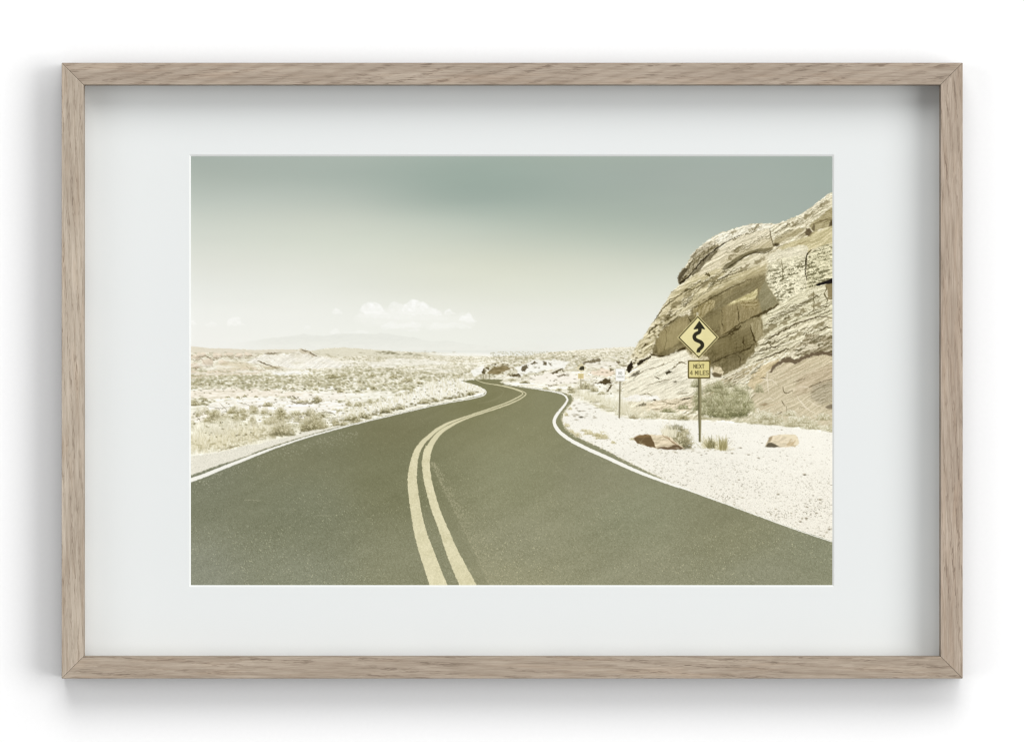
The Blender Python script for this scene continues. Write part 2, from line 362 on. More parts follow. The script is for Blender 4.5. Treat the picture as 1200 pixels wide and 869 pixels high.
# ------------------------------------------------ pieces of the picture
def paint_sky(cv):
    xs = np.array([224, 400, 560, 700, 850, 975.]); ys = np.array([184, 208, 232, 258, 284, 310, 340, 370, 400, 425.])
    tab = np.array([
        [(166,176,168), (170,181,172), (160,174,164), (162,174,164), (163,174,166), (158,170,161)],
        [(175,184,175), (170,181,172), (156,171,161), (161,173,164), (165,175,167), (159,171,162)],
        [(189,197,188), (184,193,183), (160,174,164), (163,175,165), (166,176,167), (160,171,162)],
        [(205,211,201), (202,208,196), (184,194,182), (175,186,174), (170,180,170), (163,174,164)],
        [(216,220,210), (213,218,205), (203,209,195), (193,201,187), (183,192,180), (170,181,170)],
        [(225,227,218), (222,225,213), (217,220,204), (211,215,200), (204,210,196), (188,196,184)],
        [(234,236,229), (231,233,223), (227,229,215), (224,227,213), (220,223,211), (212,216,204)],
        [(241,242,236), (238,239,231), (235,236,226), (234,235,225), (231,232,222), (226,228,218)],
        [(243,243,237), (241,242,234), (239,240,231), (238,239,231), (235,236,228), (232,233,224)],
        [(243,243,236), (241,241,233), (239,240,231), (239,239,231), (237,237,229), (234,234,224)]], float)
    X, Y = cv.X[0], cv.Y[:, 0]
    col = np.zeros((len(ys), cv.W, 3))
    def smooth_interp(q, p, f):
        i = np.clip(np.searchsorted(p, q) - 1, 0, len(p) - 2); t = (q - p[i]) / (p[i + 1] - p[i]); t = np.clip(t, 0, 1)
        m = np.gradient(f, p)
        h = p[i + 1] - p[i]
        return (2*t**3 - 3*t**2 + 1)*f[i] + (t**3 - 2*t**2 + t)*h*m[i] + (-2*t**3 + 3*t**2)*f[i + 1] + (t**3 - t**2)*h*m[i + 1]
    for r in range(len(ys)):
        for c in range(3): col[r, :, c] = smooth_interp(X, xs, tab[r, :, c])
    # tabulated along y with the same cubic
    i = np.clip(np.searchsorted(ys, Y) - 1, 0, len(ys) - 2); t = np.clip((Y - ys[i]) / (ys[i + 1] - ys[i]), 0, 1)[:, None, None]
    g = np.gradient(col, ys, axis=0); h = (ys[i + 1] - ys[i])[:, None, None]
    out = (2*t**3 - 3*t**2 + 1)*col[i] + (t**3 - 2*t**2 + t)*h*g[i] + (-2*t**3 + 3*t**2)*col[i + 1] + (t**3 - t**2)*h*g[i + 1]
    n = fbm(cv.X / 160, cv.Y / 34, 3, 5)[..., None]
    cv.img[:] = out + n * 1.6
    cv.ids[:] = cv.rid('printed_sky')
    cv.fill([(416,374),(424,364),(440,361),(458,360),(474,358),(490,357),(505,362),(520,366),(540,368),(556,372),(556,380),(530,384),(500,384),(470,385),(446,383),(424,378)], (250,250,244), alpha=.34, warp=3, wscale=8, soft=5)
    lumps = [([(422.5,363),(425,358),(430,354.5),(435,353.3),(440,355),(447,358),(450,363),(455,366.5),(446,368),(430,368)], 1.0),
             ([(455,365),(456,357),(461,353.5),(467,354.5),(472,358),(473,366),(464,368)], .5),
             ([(472,367),(472,358),(477,355.5),(480,352),(484,350.3),(490,352.5),(496,354.5),(502,358),(509,361.5),(515,364),(516,369),(500,369),(486,368)], 1.0),
             ([(521,367.5),(524,364),(527,362),(530,365),(534,368)], .8), ([(539,376),(541,370),(546,368),(548.5,365.5),(552,369),(555,373),(557,377)], .85),
             ([(389.5,367),(391,362),(394,360.5),(398,364),(401,368)], .7), ([(266,379),(269,373.5),(274,370.8),(280,373),(283,378),(286,381),(268,381)], .7),
             ([(222,380),(224,375.5),(228,377),(230,380.5)], .6), ([(241,380),(247,377.5),(253,378),(253,382),(243,382)], .4),
             ([(356,385),(358,381.7),(362,382),(364,385)], .45), ([(387,391),(391,385),(395,386),(399,389.5),(401,393)], .6),
             ([(418,369),(428,368),(440,369),(455,367.5),(475,368.5),(500,369),(522,371),(523,375),(500,374.5),(470,375),(450,373),(418,371.5)], .38),
             ([(446,382),(458,377),(468,379),(482,376.5),(491,379),(492,383),(470,384),(452,386)], .5), ([(504,383),(512,377),(522,379),(535,378),(548,381),(550,385),(522,384),(505,386)], .38),
             ([(478,386),(488,385),(492,387.5),(480,388)], .35), ([(400,391),(415,388),(430,387),(430,390),(405,392)], .4)]
    for k, (p, a) in enumerate(lumps):
        sl, X_, Y_, m, d = cv.area(p, warp=1.1, wscale=4, seed=20 + k, soft=1.2, smooth=True)
        yb = np.asarray(p)[:, 1]; f = np.clip((yb.max() - Y_) / (np.ptp(yb) + 1e-6), 0, 1)
        tone = np.clip(.52 + .5 * f ** .8 + .16 * fbm(X_ / 4, Y_ / 3, 3, 3 + k), 0, 1)[..., None]
        c = np.array([244, 244, 237.]) * (1 - tone) + np.array([255, 255, 252.]) * tone
        w = .72 + .4 * fbm(X_ / 5, Y_ / 3, 3, 90 + k)
        cv.put(sl, c, m * np.clip(a * w, 0, 1), 'printed_cloud' if a > .65 else None)
    # faint ranges
    r1 = [(250,404.5),(275,402.5),(290,400),(310,396.6),(325,395.3),(340,394),(347,393),(357,391),(366,392.4),(378,393.2),(388,392.6),(395,391.4),(410,390.2),(425,390.6),(440,391.7),(449,390.2),(456,391),(470,393.6),(485,395.4),(498,398.4),(508,400.2),(520,399.2),(528,399.8),(545,402),(560,404),(575,406),(600,409)]
    r2 = [(555,413),(580,410.5),(598,407.5),(610,404.8),(617,402),(622,399.9),(627,401.6),(634,403.6),(645,405.4),(656,407.6),(672,409),(700,410),(742,411)]
    for p, c0 in ((r2, (233,234,225)), (r1, (230,231,222))):
        q = p + [(p[-1][0], 422), (p[0][0], 422)]
        sl, X_, Y_, m, d = cv.area(q, warp=.7, wscale=5, seed=44, soft=.8)
        f = sstep(392, 412, Y_)[..., None]
        c = np.array(c0, float) * (1 - f) + np.array([238, 238, 229.]) * f + 2.6 * fbm(X_ / 7 + Y_ / 6, Y_ / 3, 3, 9)[..., None]
        fade = sstep(250, 330, X_) * (1 - .6 * sstep(600, 740, X_))
        cv.put(sl, c, m * .66 * fade)
        cv.ids[sl][(m * fade) > .4] = cv.rid('printed_mountain')
    sl = cv.box(222, 405, 980, 425)
    cv.put(sl, (226,228,218), .45 * np.exp(-((cv.Y[sl] - 411.6) / 1.1) ** 2) * sstep(440, 500, cv.X[sl]) * (1 - sstep(600, 660, cv.X[sl])))

def paint_desert(cv):
    hor = [(200,405.8),(224,406.2),(240,407.2),(260,408.6),(285,409.3),(300,410),(320,409.3),(345,409.5),(352,408.4),(358,410),(368,410.6),(380,408.4),(400,407.2),(420,408.2),(430,409),(445,410.2),(470,411.4),(490,412.6),(510,413.2),(540,414),(560,415),(575,415.4),(590,416),(606,416.4),(620,416),(632,414.2),(645,412.6),(660,411.4),(690,409),(720,407.4),(742,406.4),(990,404)]
    sl, X, Y, m, d = cv.area(spline(hor, 4).tolist() + [(990, 700), (200, 700)], warp=.5, wscale=3, seed=2)
    z = np.maximum(Y - 404.5, 1.2)
    U = (X - 640) / z; V = np.log(z)
    near = sstep(410, 480, Y)[..., None]
    base = np.array([233, 227, 205.]) * (1 - near) + np.array([249, 245, 228.]) * near
    # broad soft patches, wide and low
    p1 = fbm(X / 70, Y / 9, 4, 31); p2 = fbm(X / 26, Y / 4.2, 4, 37); p3 = fbm(X / 7, Y / 2.2, 3, 41)
    base = base + (p1 * 9 + p2 * 6)[..., None] * np.array([1, 1.02, 1.15])
    # relief: embossed ledges
    e = fbm(U * 3.2 + 1.5, V * 9, 4, 51); e2 = fbm((X + 1.2 - 640) / z * 3.2 + 1.5, np.log(np.maximum(z + .9, 1)) * 9, 4, 51)
    rel = np.clip((e - e2) * 3.2, -1, 1)
    base = base + rel[..., None] * np.array([15, 16, 20.])
    gra = cv.rng.normal(0, 1, X.shape)
    base = base + (gra * 3.0)[..., None]
    cv.put(sl, base, m, 'printed_desert')
    # far beige swells on the left
    cv.fill([(220,405.8),(240,407),(262,408.6),(300,410.2),(320,409.6),(345,410),(350,412),(320,413.5),(290,414.5),(250,413),(220,413)], (228,220,200), alpha=.85, warp=.8)
    cv.fill([(366,411),(384,408.6),(402,407.4),(424,408.8),(446,410.4),(470,411.8),(500,413.6),(530,417),(470,418.5),(430,417),(400,417.5),(370,416)], (226,221,199), alpha=.8, warp=.9)
    for k in range(90):
        r = cv.rng; px = r.uniform(222, 540); py = r.uniform(411, 419) + abs(px - 400) * .004
        cv.spot(px, py, r.uniform(.6, 1.9), r.uniform(.35, .7), (168,160,130), r.uniform(.2, .75))
    for k in range(26):
        r = cv.rng; px = r.uniform(440, 495); cv.spot(px, 411.5 + (px - 440) * .06 + r.uniform(-.5, 2.2), r.uniform(.9, 2.4), r.uniform(.4, .8), (128,122,92), r.uniform(.4, .8))
    # dry lake strip
    cv.fill([(500,414),(530,413.6),(556,414),(580,414.8),(600,416),(585,417.5),(550,417),(520,416.5)], (250,249,240), alpha=.9, soft=1)
    # badland mound with slanting gullies
    sl, X, Y, m, d = cv.area([(288,425),(298,418.6),(308,415.6),(325,414.4),(338,413.8),(347,412),(353,409.4),(362,412),(374,417.5),(388,421),(402,425),(418,428),(402,431),(372,431.6),(345,432.2),(333,429.5),(318,428.6),(300,425.6)], warp=1.2, wscale=6, seed=8, soft=.8)
    g = fbm((X + Y * 1.6) / 4.2, (X * .25 - Y) / 13, 4, 61); g2 = fbm((X + 1.1 + Y * 1.6) / 4.2, (X * .25 - Y) / 13, 4, 61)
    c = np.array([244, 240, 228.]) + (np.clip((g - g2) * 3.0, -1, 1) * 15 + fbm(X / 1.6, Y / 1.2, 2, 63) * 9 + fbm(X / 9, Y / 3, 3, 64) * 7)[..., None] * np.array([1, 1, 1.05])
    cv.put(sl, c, m * (.62 + .3 * fbm(X / 14, Y / 6, 2, 65)))
    cv.fill([(350,411.5),(353,408.6),(356,409),(364,412.6),(372,417),(368,418),(360,414.5),(354,413)], (196,183,154), alpha=.6, warp=1.4, wscale=2, soft=.8)
    for a, b in (((354,409.4),(361,411.6)), ((362,412.2),(371,417)), ((302,422.6),(316,428)), ((316,428),(331,433)), ((310,413.8),(326,413.4)), ((241,416.6),(251,421.6)), ((224,416),(236,420.4)), ((237,421),(243,430))):
        cv.line([a, ((a[0] + b[0]) / 2, (a[1] + b[1]) / 2 + .5), b], [.7, 1.7, .8], (112,100,74), alpha=.8, warp=.6, wscale=2, seed=int(a[0]))
    cv.fill([(318,428.8),(334,431),(345,432.4),(330,434.5),(312,432),(305,428)], (196,184,152), alpha=.6, warp=1, soft=1.5)
    # pinkish boulders, far left
    for (x, y, w, h) in ((229,418,12,7), (243,424,14,9), (236,415,12,5), (255,416,13,6), (229,428,11,6), (268,415,13,5), (280,416,11,5), (291,415,9,4), (262,424,11,5), (226,435,9,5)):
        sl, X, Y, m, d = cv.area([(x - w/2, y + h*.4), (x - w*.4, y - h*.35), (x, y - h/2), (x + w*.4, y - h*.2), (x + w/2, y + h*.4), (x, y + h/2)], warp=1.6, wscale=4, seed=int(x), soft=.7)
        c = np.array([236, 222, 200.]) + (fbm(X / 5, Y / 2.4, 3, 5) * 15)[..., None] - (sstep(-.1, .5, (Y - y) / h + .5 * (X - x) / w) * 34)[..., None]
        cv.put(sl, c, m * .85)
        cv.line([(x - w*.4, y + h*.45), (x, y + h*.6), (x + w*.45, y + h*.45)], [.4, 1.2, .4], (140,126,98), alpha=.65, warp=.8, wscale=2, seed=int(y))
    cv.fill([(222,436),(246,434),(268,433),(292,430),(312,434),(300,438),(262,440),(222,443)], (228,214,190), alpha=.75, warp=1.2, soft=1.5)
    cv.fill([(252,428),(262,424),(282,424),(296,427),(300,432),(270,434),(254,434)], (222,210,180), alpha=.6, warp=1.5, soft=1.5)
    r = cv.rng
    for k in range(60):
        px, py = r.uniform(223, 330), r.uniform(412, 440); cv.blade(px, py, px + r.uniform(1, 5), py + r.uniform(.2, 2), r.uniform(.5, 1.1), (150,136,106), r.uniform(.25, .7))
    # scrub speckle, sizes growing with nearness; (y band, count, darkness)
    def scrub(x0, x1, y0, y1, n, a0, a1, cols, keep=None):
        for k in range(n):
            px = r.uniform(x0, x1); py = y0 + (y1 - y0) * r.uniform(0, 1) ** 1.1
            if keep is not None and not keep(px, py): continue
            s = (py - 400) * .028
            c = np.asarray(cols[r.integers(len(cols))], float) + r.normal(0, 6)
            w = s * .62 * r.lognormal(0, .45)
            cv.spot(px, py, w + .3, w * .45 + .25, c - 14, r.uniform(a0, a1), soft=.3)
            cv.spot(px - .3 * w, py - .5 * w - .3, w * .8 + .3, w * .35 + .25, c + 42, r.uniform(a0, a1) * .7, soft=.3)
    gre = [(186,180,148), (170,165,130), (156,150,118), (198,190,160), (150,142,106)]
    roadtop = lambda x: 505 - (x - 390) * .245
    left = lambda px, py: py < roadtop(px) - 3
    scrub(222, 575, 432, 456, 1900, .16, .5, gre)
    scrub(222, 400, 440, 452, 700, .2, .5, gre)
    scrub(400, 640, 418, 440, 1000, .2, .6, gre)
    scrub(390, 545, 440, 472, 480, .25, .7, gre, left)
    scrub(222, 400, 456, 476, 240, .25, .7, gre)
    # cream flats and pale rock slabs
    for pts, c, a in (([(222,458),(262,455),(300,456),(335,459),(372,461),(350,464),(300,465),(262,466),(222,466)], (243,234,216), .8),
                      ([(250,472),(280,467),(320,466),(350,470),(342,474),(318,476),(300,480),(270,482),(240,486),(232,480)], (250,245,232), .85),
                      ([(300,482),(325,475),(352,472),(392,470),(420,471),(440,474),(402,478),(396,485),(372,483),(345,485),(315,487)], (251,246,233), .9),
                      ([(344,464),(370,459.5),(400,459),(420,462),(402,468),(375,469),(350,469)], (248,242,228), .8),
                      ([(405,462),(440,457),(472,459),(480,464),(455,470),(432,474),(408,470)], (249,245,230), .8),
                      ([(336,486),(352,484),(372,487),(382,493),(360,496),(340,494)], (250,245,234), .8),
                      ([(384,488),(402,485),(420,484),(412,492),(396,496),(386,494)], (250,246,236), .75),
                      ([(320,436.5),(345,435),(362,436),(345,438.5),(322,438.5)], (252,250,242), .9),
                      ([(430,424),(470,420),(510,421),(530,424),(500,428),(460,429),(432,429)], (247,244,232), .6),
                      ([(222,484),(240,482),(262,484),(270,490),(250,494),(222,496)], (247,240,224), .7)):
        sl, X, Y, m, d = cv.area(pts, warp=2.0, wscale=9, seed=int(pts[0][0] + pts[0][1]), soft=1.2)
        e = fbm(X / 16, Y / 3.2, 4, 71); e2 = fbm((X + 1) / 16, (Y + .8) / 3.2, 4, 71)
        cv.put(sl, np.array(c, float) + (np.clip((e - e2) * 3, -1, 1) * 11)[..., None] * np.array([1, 1, 1.2]), m * a)
    for pts, w in (([(373,484.2),(380,483.2),(388,484),(393,485.6)], 2.2), ([(340,469.5),(346,471.5),(354,472.6),(364,472),(374,471)], 2.2), ([(343,464),(347,467)], 1.8), ([(296,476.5),(299,478.5)], 2.0),
                   ([(258,473),(264,479),(268,486)], .8), ([(244,476),(256,478),(270,476)], .7), ([(232,490),(240,497)], .8), ([(300,478),(306,475.4),(318,474)], 1.2), ([(278,471),(292,475),(300,482)], .8),
                   ([(256,486),(266,482),(282,480)], .7), ([(326,460),(340,456),(352,457)], .8), ([(380,458),(396,456),(410,457)], .8), ([(384,492),(396,488),(404,486)], .8)):
        cv.line(pts, [w * .4] + [w] * (len(pts) - 2) + [w * .4] if len(pts) > 2 else w, (104,94,66), alpha=.5, warp=.8, wscale=2.5, seed=int(pts[0][0]))
    # named bushes of the left flat
    D, M, L = (116,108,76), (178,170,134), (228,221,192)
    for (x, y, w, h, n) in ((229,475,13,7,40), (241,470,8,4,18), (279,466.5,5,3.5,14), (287,465,6,3.5,14), (267,466,7,2.5,10), (300,465.5,6,2.5,10), (314,476,13,6,34), (296,479,9,6,20), (372,470.5,14,7,44), (353,471.6,14,3,18),
                            (364,487.5,15,10,60), (349,492,12,8,36), (322,498,24,16,90), (334,490,5,6,16), (296,499,13,10,56), (285,492,6,6,20), (253,491,16,10,56), (243,485,7,4,14), (273,501,14,13,50), (225,505,8,9,26), (257,509,24,14,60),
                            (313,457.5,8,3,14), (333,456,7,3,12), (343,455.6,5,2.5,8), (370,457,9,3,16), (399,460,9,5,20), (390,443,12,6,24), (403,441,8,4,14), (437,441,9,4,18), (461,443.5,13,5,30), (477,447.5,15,6,44), (492,450,11,4,18),
                            (438,456,10,4,18), (451,452,7,4,14), (483,460.5,10,6,30), (478,463,7,5,16), (497,456,6,3.5,12), (510,459,5,3,10), (409,475,10,6,26), (425,480,14,10,40), (420,473,8,3,10), (458,471,8,3,12), (443,470,4,4,10), (530,447,12,6,26), (537,443,6,5,12), (516,452,5,3,10)):
        cv.shrub(x, y, w, h, D, M, L, n, region='printed_shrub' if w >= 12 and y > 480 else None, alpha=.7)
    for k in range(150):
        px = r.uniform(330, 470); base_y = 505 - (px - 390) * .245 - r.uniform(3, 24) if px > 380 else r.uniform(484, 505)
        w = r.uniform(4, 13) * (.6 + (base_y - 455) / 90)
        tone = r.uniform(-14, 14)
        cv.shrub(px, base_y, w, w * r.uniform(.4, .75), np.array((136,128,94)) + tone, np.array((200,193,160)) + tone, np.array((242,238,216)), 16, alpha=r.uniform(.35, .75))
    for k in range(70):
        px = r.uniform(224, 330); by = r.uniform(482, 508); w = r.uniform(5, 15)
        cv.shrub(px, by, w, w * r.uniform(.5, .9), (126,118,82), (192,184,148), (238,232,206), 20, alpha=r.uniform(.3, .65))
    for k in range(26):
        px, py = r.uniform(226, 560), r.uniform(418, 438); w = r.uniform(8, 30)
        cv.fill([(px - w, py + 1), (px - w * .4, py - r.uniform(.6, 2)), (px + w * .3, py - r.uniform(.4, 1.6)), (px + w, py + .6), (px, py + 1.6)], (248,244,230), alpha=r.uniform(.3, .7), warp=1.4, wscale=5, seed=k, soft=1)
    # straw grass at the left roadside
    yb = lambda x: np.interp(x, [222, 260, 300, 345, 420], [534, 530, 522, 513, 496])
    straw = [(242,236,212), (232,224,194), (248,243,224), (216,206,170), (226,218,186), (190,180,142)]
    sl, X, Y, m, d = cv.area([(218,497),(236,492),(252,496),(268,490),(290,494),(310,497),(332,497),(352,500),(352,508),(330,514),(310,519),(292,521.6),(272,524),(256,528.6),(238,531),(218,535)], warp=3, wscale=6, seed=21, soft=4)
    sx = X + 3.5 * fbm(X / 12, Y / 14, 2, 22) + .35 * (Y - 515) * fbm(X / 16, Y / 40, 2, 23)
    g = fbm(sx / 1.05, Y / 5.5, 3, 24); g2 = fbm(X / 7, Y / 5, 3, 25)
    c = np.array([237, 232, 209.]) + (g * 18 + g2 * 12)[..., None] * np.array([1, 1.02, 1.15])
    cv.put(sl, c, m * .85)
    cv.grass(222, 335, lambda x: np.interp(x, [222, 260, 300, 345], [528, 524, 516, 506]), 17, straw, 900, lean=.35, alpha=.4, w=.65)
    cv.grass(222, 300, lambda x: np.interp(x, [222, 260, 300], [532, 529, 521]), 22, straw, 500, lean=.5, alpha=.38, w=.65)
    for k in range(160):
        px = r.uniform(224, 345); py = np.interp(px, [222, 260, 300, 345], [530, 526, 518, 508]) - abs(r.normal(0, 8)); cv.spot(px, py, r.uniform(.5, 2), r.uniform(.5, 1.2), (160,150,112), r.uniform(.2, .5), soft=.8)
    cv.line([(255,528.5),(272,523.5),(286,521.6)], [.6, 1.6, .8], (140,130,94), alpha=.5, warp=1.2, wscale=3)
    cv.shrub(330, 510, 34, 15, (112,106,74), (172,164,128), (226,219,190), 150, region='printed_shrub')
    cv.shrub(366, 505.5, 34, 22, (108,101,68), (172,164,126), (226,219,190), 300, region='printed_shrub')
    cv.shrub(397, 499, 20, 10, (112,106,74), (172,164,126), (228,221,192), 80, region='printed_shrub')
    # pale feathery plants on the verge of the bend
    vb = lambda x: np.interp(x, [395, 430, 460, 495, 530, 560, 568], [497, 490, 483, 474.5, 468.5, 462.5, 459])
    vh = lambda x: np.interp(x, [395, 430, 455, 485, 505, 530, 545, 560, 568], [12, 14, 17, 17, 24, 24, 20, 14, 5])
    top = [(x, vb(x) - vh(x) + 2.5 * np.sin(x * .9) + 1.5 * np.sin(x * 2.1)) for x in np.arange(395, 568.5, 2.5)]
    cv.fill(top + [(x, vb(x) - 1) for x in np.arange(568, 394, -6)], (243,239,222), alpha=.6, warp=1.5, wscale=4, soft=2, region=None)
    for k in range(2100):
        px = r.uniform(395, 568); hh = vh(px); py = vb(px) - 1 - hh * .9 * r.uniform(0, 1) ** .9
        c = np.asarray([(250,247,236), (244,240,222), (236,230,206), (252,250,242), (222,215,186)][r.integers(5)], float)
        a = np.pi / 2 + r.normal(.0, .6); Lh = hh * r.uniform(.12, .34)
        cv.blade(px, py, px + np.cos(a) * Lh, py - np.sin(a) * Lh, r.uniform(.6, 1.4), c, r.uniform(.3, .8))
    for k in range(170):
        px = r.uniform(395, 560); py = vb(px) - 1.5 - abs(r.normal(0, 2.0)); cv.spot(px, py, r.uniform(.6, 2.2), r.uniform(.4, 1.1), (128,120,86), r.uniform(.25, .75), soft=.6)
    for (x, w, h) in ((412,18,9), (426,14,9), (452,16,9), (470,12,6), (497,16,8), (510,10,5), (552,10,7)):
        cv.shrub(x, vb(x) - 1, w, h, (96,90,60), (186,178,142), (240,235,212), 46, alpha=.6)
    # right bank behind the bend: pale, strewn with ledges and scrub
    scrub(575, 742, 412, 428, 800, .2, .6, gre)
    for k in range(300):
        px = r.uniform(580, 745); py = r.uniform(417, 462)
        if py > 446 + (px - 585) * .16: continue
        a = r.uniform(-.5, .15); L = r.uniform(1.5, 6)
        cv.blade(px, py, px + np.cos(a) * L, py + np.sin(a) * L, r.uniform(.6, 1.5), [(160,148,116), (120,108,76), (214,202,172), (250,247,238), (252,250,244)][r.integers(5)], r.uniform(.3, .8))
    for pts, c, a in (([(604,430),(625,422),(648,421),(668,425),(660,431),(640,433),(620,438),(606,440)], (250,248,238), .85), ([(622,440),(645,436),(672,438),(690,442),(672,449),(645,450),(620,447)], (248,242,228), .8),
                      ([(690,436),(705,432),(722,433),(720,440),(700,441)], (240,222,198), .7), ([(684,424),(706,422),(728,425),(716,430),(690,430)], (247,242,228), .7), ([(552,436),(560,430),(568,428),(566,438),(556,442)], (251,249,240), .8)):
        cv.fill(pts, c, alpha=a, warp=1.6, wscale=5, seed=int(pts[0][0]), soft=1.2)
    dk = (88,76,48)
    for pts, a in (([(610,434),(613,428.5),(618,427),(620,430),(615,435)], .75), ([(597,440),(603,437),(609,438),(610,441),(600,441.5)], .7), ([(622,426.6),(627,424),(629,425.6),(623,428.2)], .85),
                   ([(636,424),(640,424),(641,427),(637,427)], .8), ([(643,425),(646,425),(645,427)], .85), ([(647,436),(655,432.6),(661,431.4),(659,434),(649,438)], .75), ([(652,440),(662,438),(664,440),(654,441.6)], .6),
                   ([(682,425),(690,422),(696,421),(704,420.4),(704,423),(694,425.6),(684,426)], .65), ([(700,449),(707,445),(709,443),(714,444.5),(717,448),(708,450)], .85), ([(710,458),(714,452),(717,449.6),(716,454),(712,459.4)], .8),
                   ([(565,437),(567,432),(569,433),(568,438)], .8), ([(569,431),(573,429),(574,432),(570,433)], .7), ([(579,427),(583,425.6),(582,428)], .7), ([(592,428),(596,426),(596,428.4)], .6),
                   ([(695,448.6),(699,447),(699,449.4)], .7), ([(722,424),(726,422),(727,425.6),(723,426)], .7), ([(714,433),(718,431.4),(719,433.6),(715,434)], .7), ([(642,452),(646,451.4),(645,453.4)], .7)):
        cv.fill(pts, dk, alpha=a, warp=1.3, wscale=2.5, seed=int(pts[0][0]), soft=.5)
    # tan domed rock at the bend
    sl, X, Y, m, d = cv.area([(571,437.5),(574,433),(580,429.4),(588,428.2),(595,429.4),(598.5,432),(594,434.4),(586,437.4),(578,438.6)], warp=.8, wscale=3, soft=.4)
    cv.put(sl, np.array([142, 128, 90.]) + (fbm(X / 4, Y / 2, 3, 5) * 24)[..., None], m, ('printed_boulder', 'printed brown domed rock at the far bend'))
    for x in (563.5, 566.5, 569.5, 573.5): cv.line([(x, 439), (x, 444)], .7, (150,140,112), alpha=.8, smooth=False)
    cv.line([(562, 440), (574, 439.6)], .7, (165,156,128), alpha=.7, smooth=False)
    for (x, y, w, h) in ((678,464,16,9),(690,468,18,11),(701,471,18,12),(712,475,18,12),(722,479,16,12),(734,482,18,14),(742,486,18,14),(752,488,16,12),(728,486,16,11),(716,482,14,9),(706,478,12,8),(670,461,10,6)):
        cv.shrub(x, y, w, h, (176,168,132), (226,221,194), (250,247,234), 24, alpha=.62)
    # scrub on the slope below the distant sign and along the right verge
    for (x, y, w, h, n) in ((672,460,14,6,40), (686,456,22,9,60), (696,459,14,6,30), (668,457,8,5,18), (640,457,10,4,18), (655,458,8,4,16), (693.5,471,6,3,14), (705,462,10,4,16), (615,449,14,4,20), (600,446,10,3,14)):
        cv.shrub(x, y, w, h, (116,110,76), (176,168,132), (228,222,194), n, alpha=.65)
    cv.grass(672, 742, lambda x: np.interp(x, [672, 700, 742], [466, 474, 487]), 13, [(240,235,214), (226,219,188), (232,226,200), (248,244,228), (216,208,176)], 620, lean=.4, alpha=.34, w=.65)
    for k in range(30):
        px = r.uniform(690, 715); cv.spot(px, np.interp(px, [690, 715], [473, 478]) + r.normal(0, 1), r.uniform(.6, 2), r.uniform(.4, .8), (196,188,154), .5, soft=.8)

def crisp_desert(cv):
    r = cv.rng
    for k in range(420):
        px = r.uniform(224, 560); py = r.uniform(446, 514)
        if py > 500 - (px - 400) * .245 - 3 or py > 512: continue
        s = (py - 400) * .007
        cv.spot(px, py, r.uniform(.3, .9) + s * r.uniform(.2, 1), r.uniform(.25, .5) + s * .2, [(104,96,62), (84,76,48), (136,126,90)][r.integers(3)], r.uniform(.3, .8), soft=.2)
    for k in range(200):
        px = r.uniform(575, 735); py = r.uniform(416, 462)
        if py > 444 + (px - 585) * .16: continue
        cv.spot(px, py, r.uniform(.4, 1.5), r.uniform(.25, .6), [(110,100,66), (86,76,48), (150,138,104)][r.integers(3)], r.uniform(.3, .8), soft=.2)
    sel = (cv.ids == cv.rid('printed_desert')) & (cv.Y > 409)
    k = (.24 * sstep(409, 440, cv.Y) * sel)[..., None]
    cv.img += k * (cv.img - np.array([226, 219, 198.]))

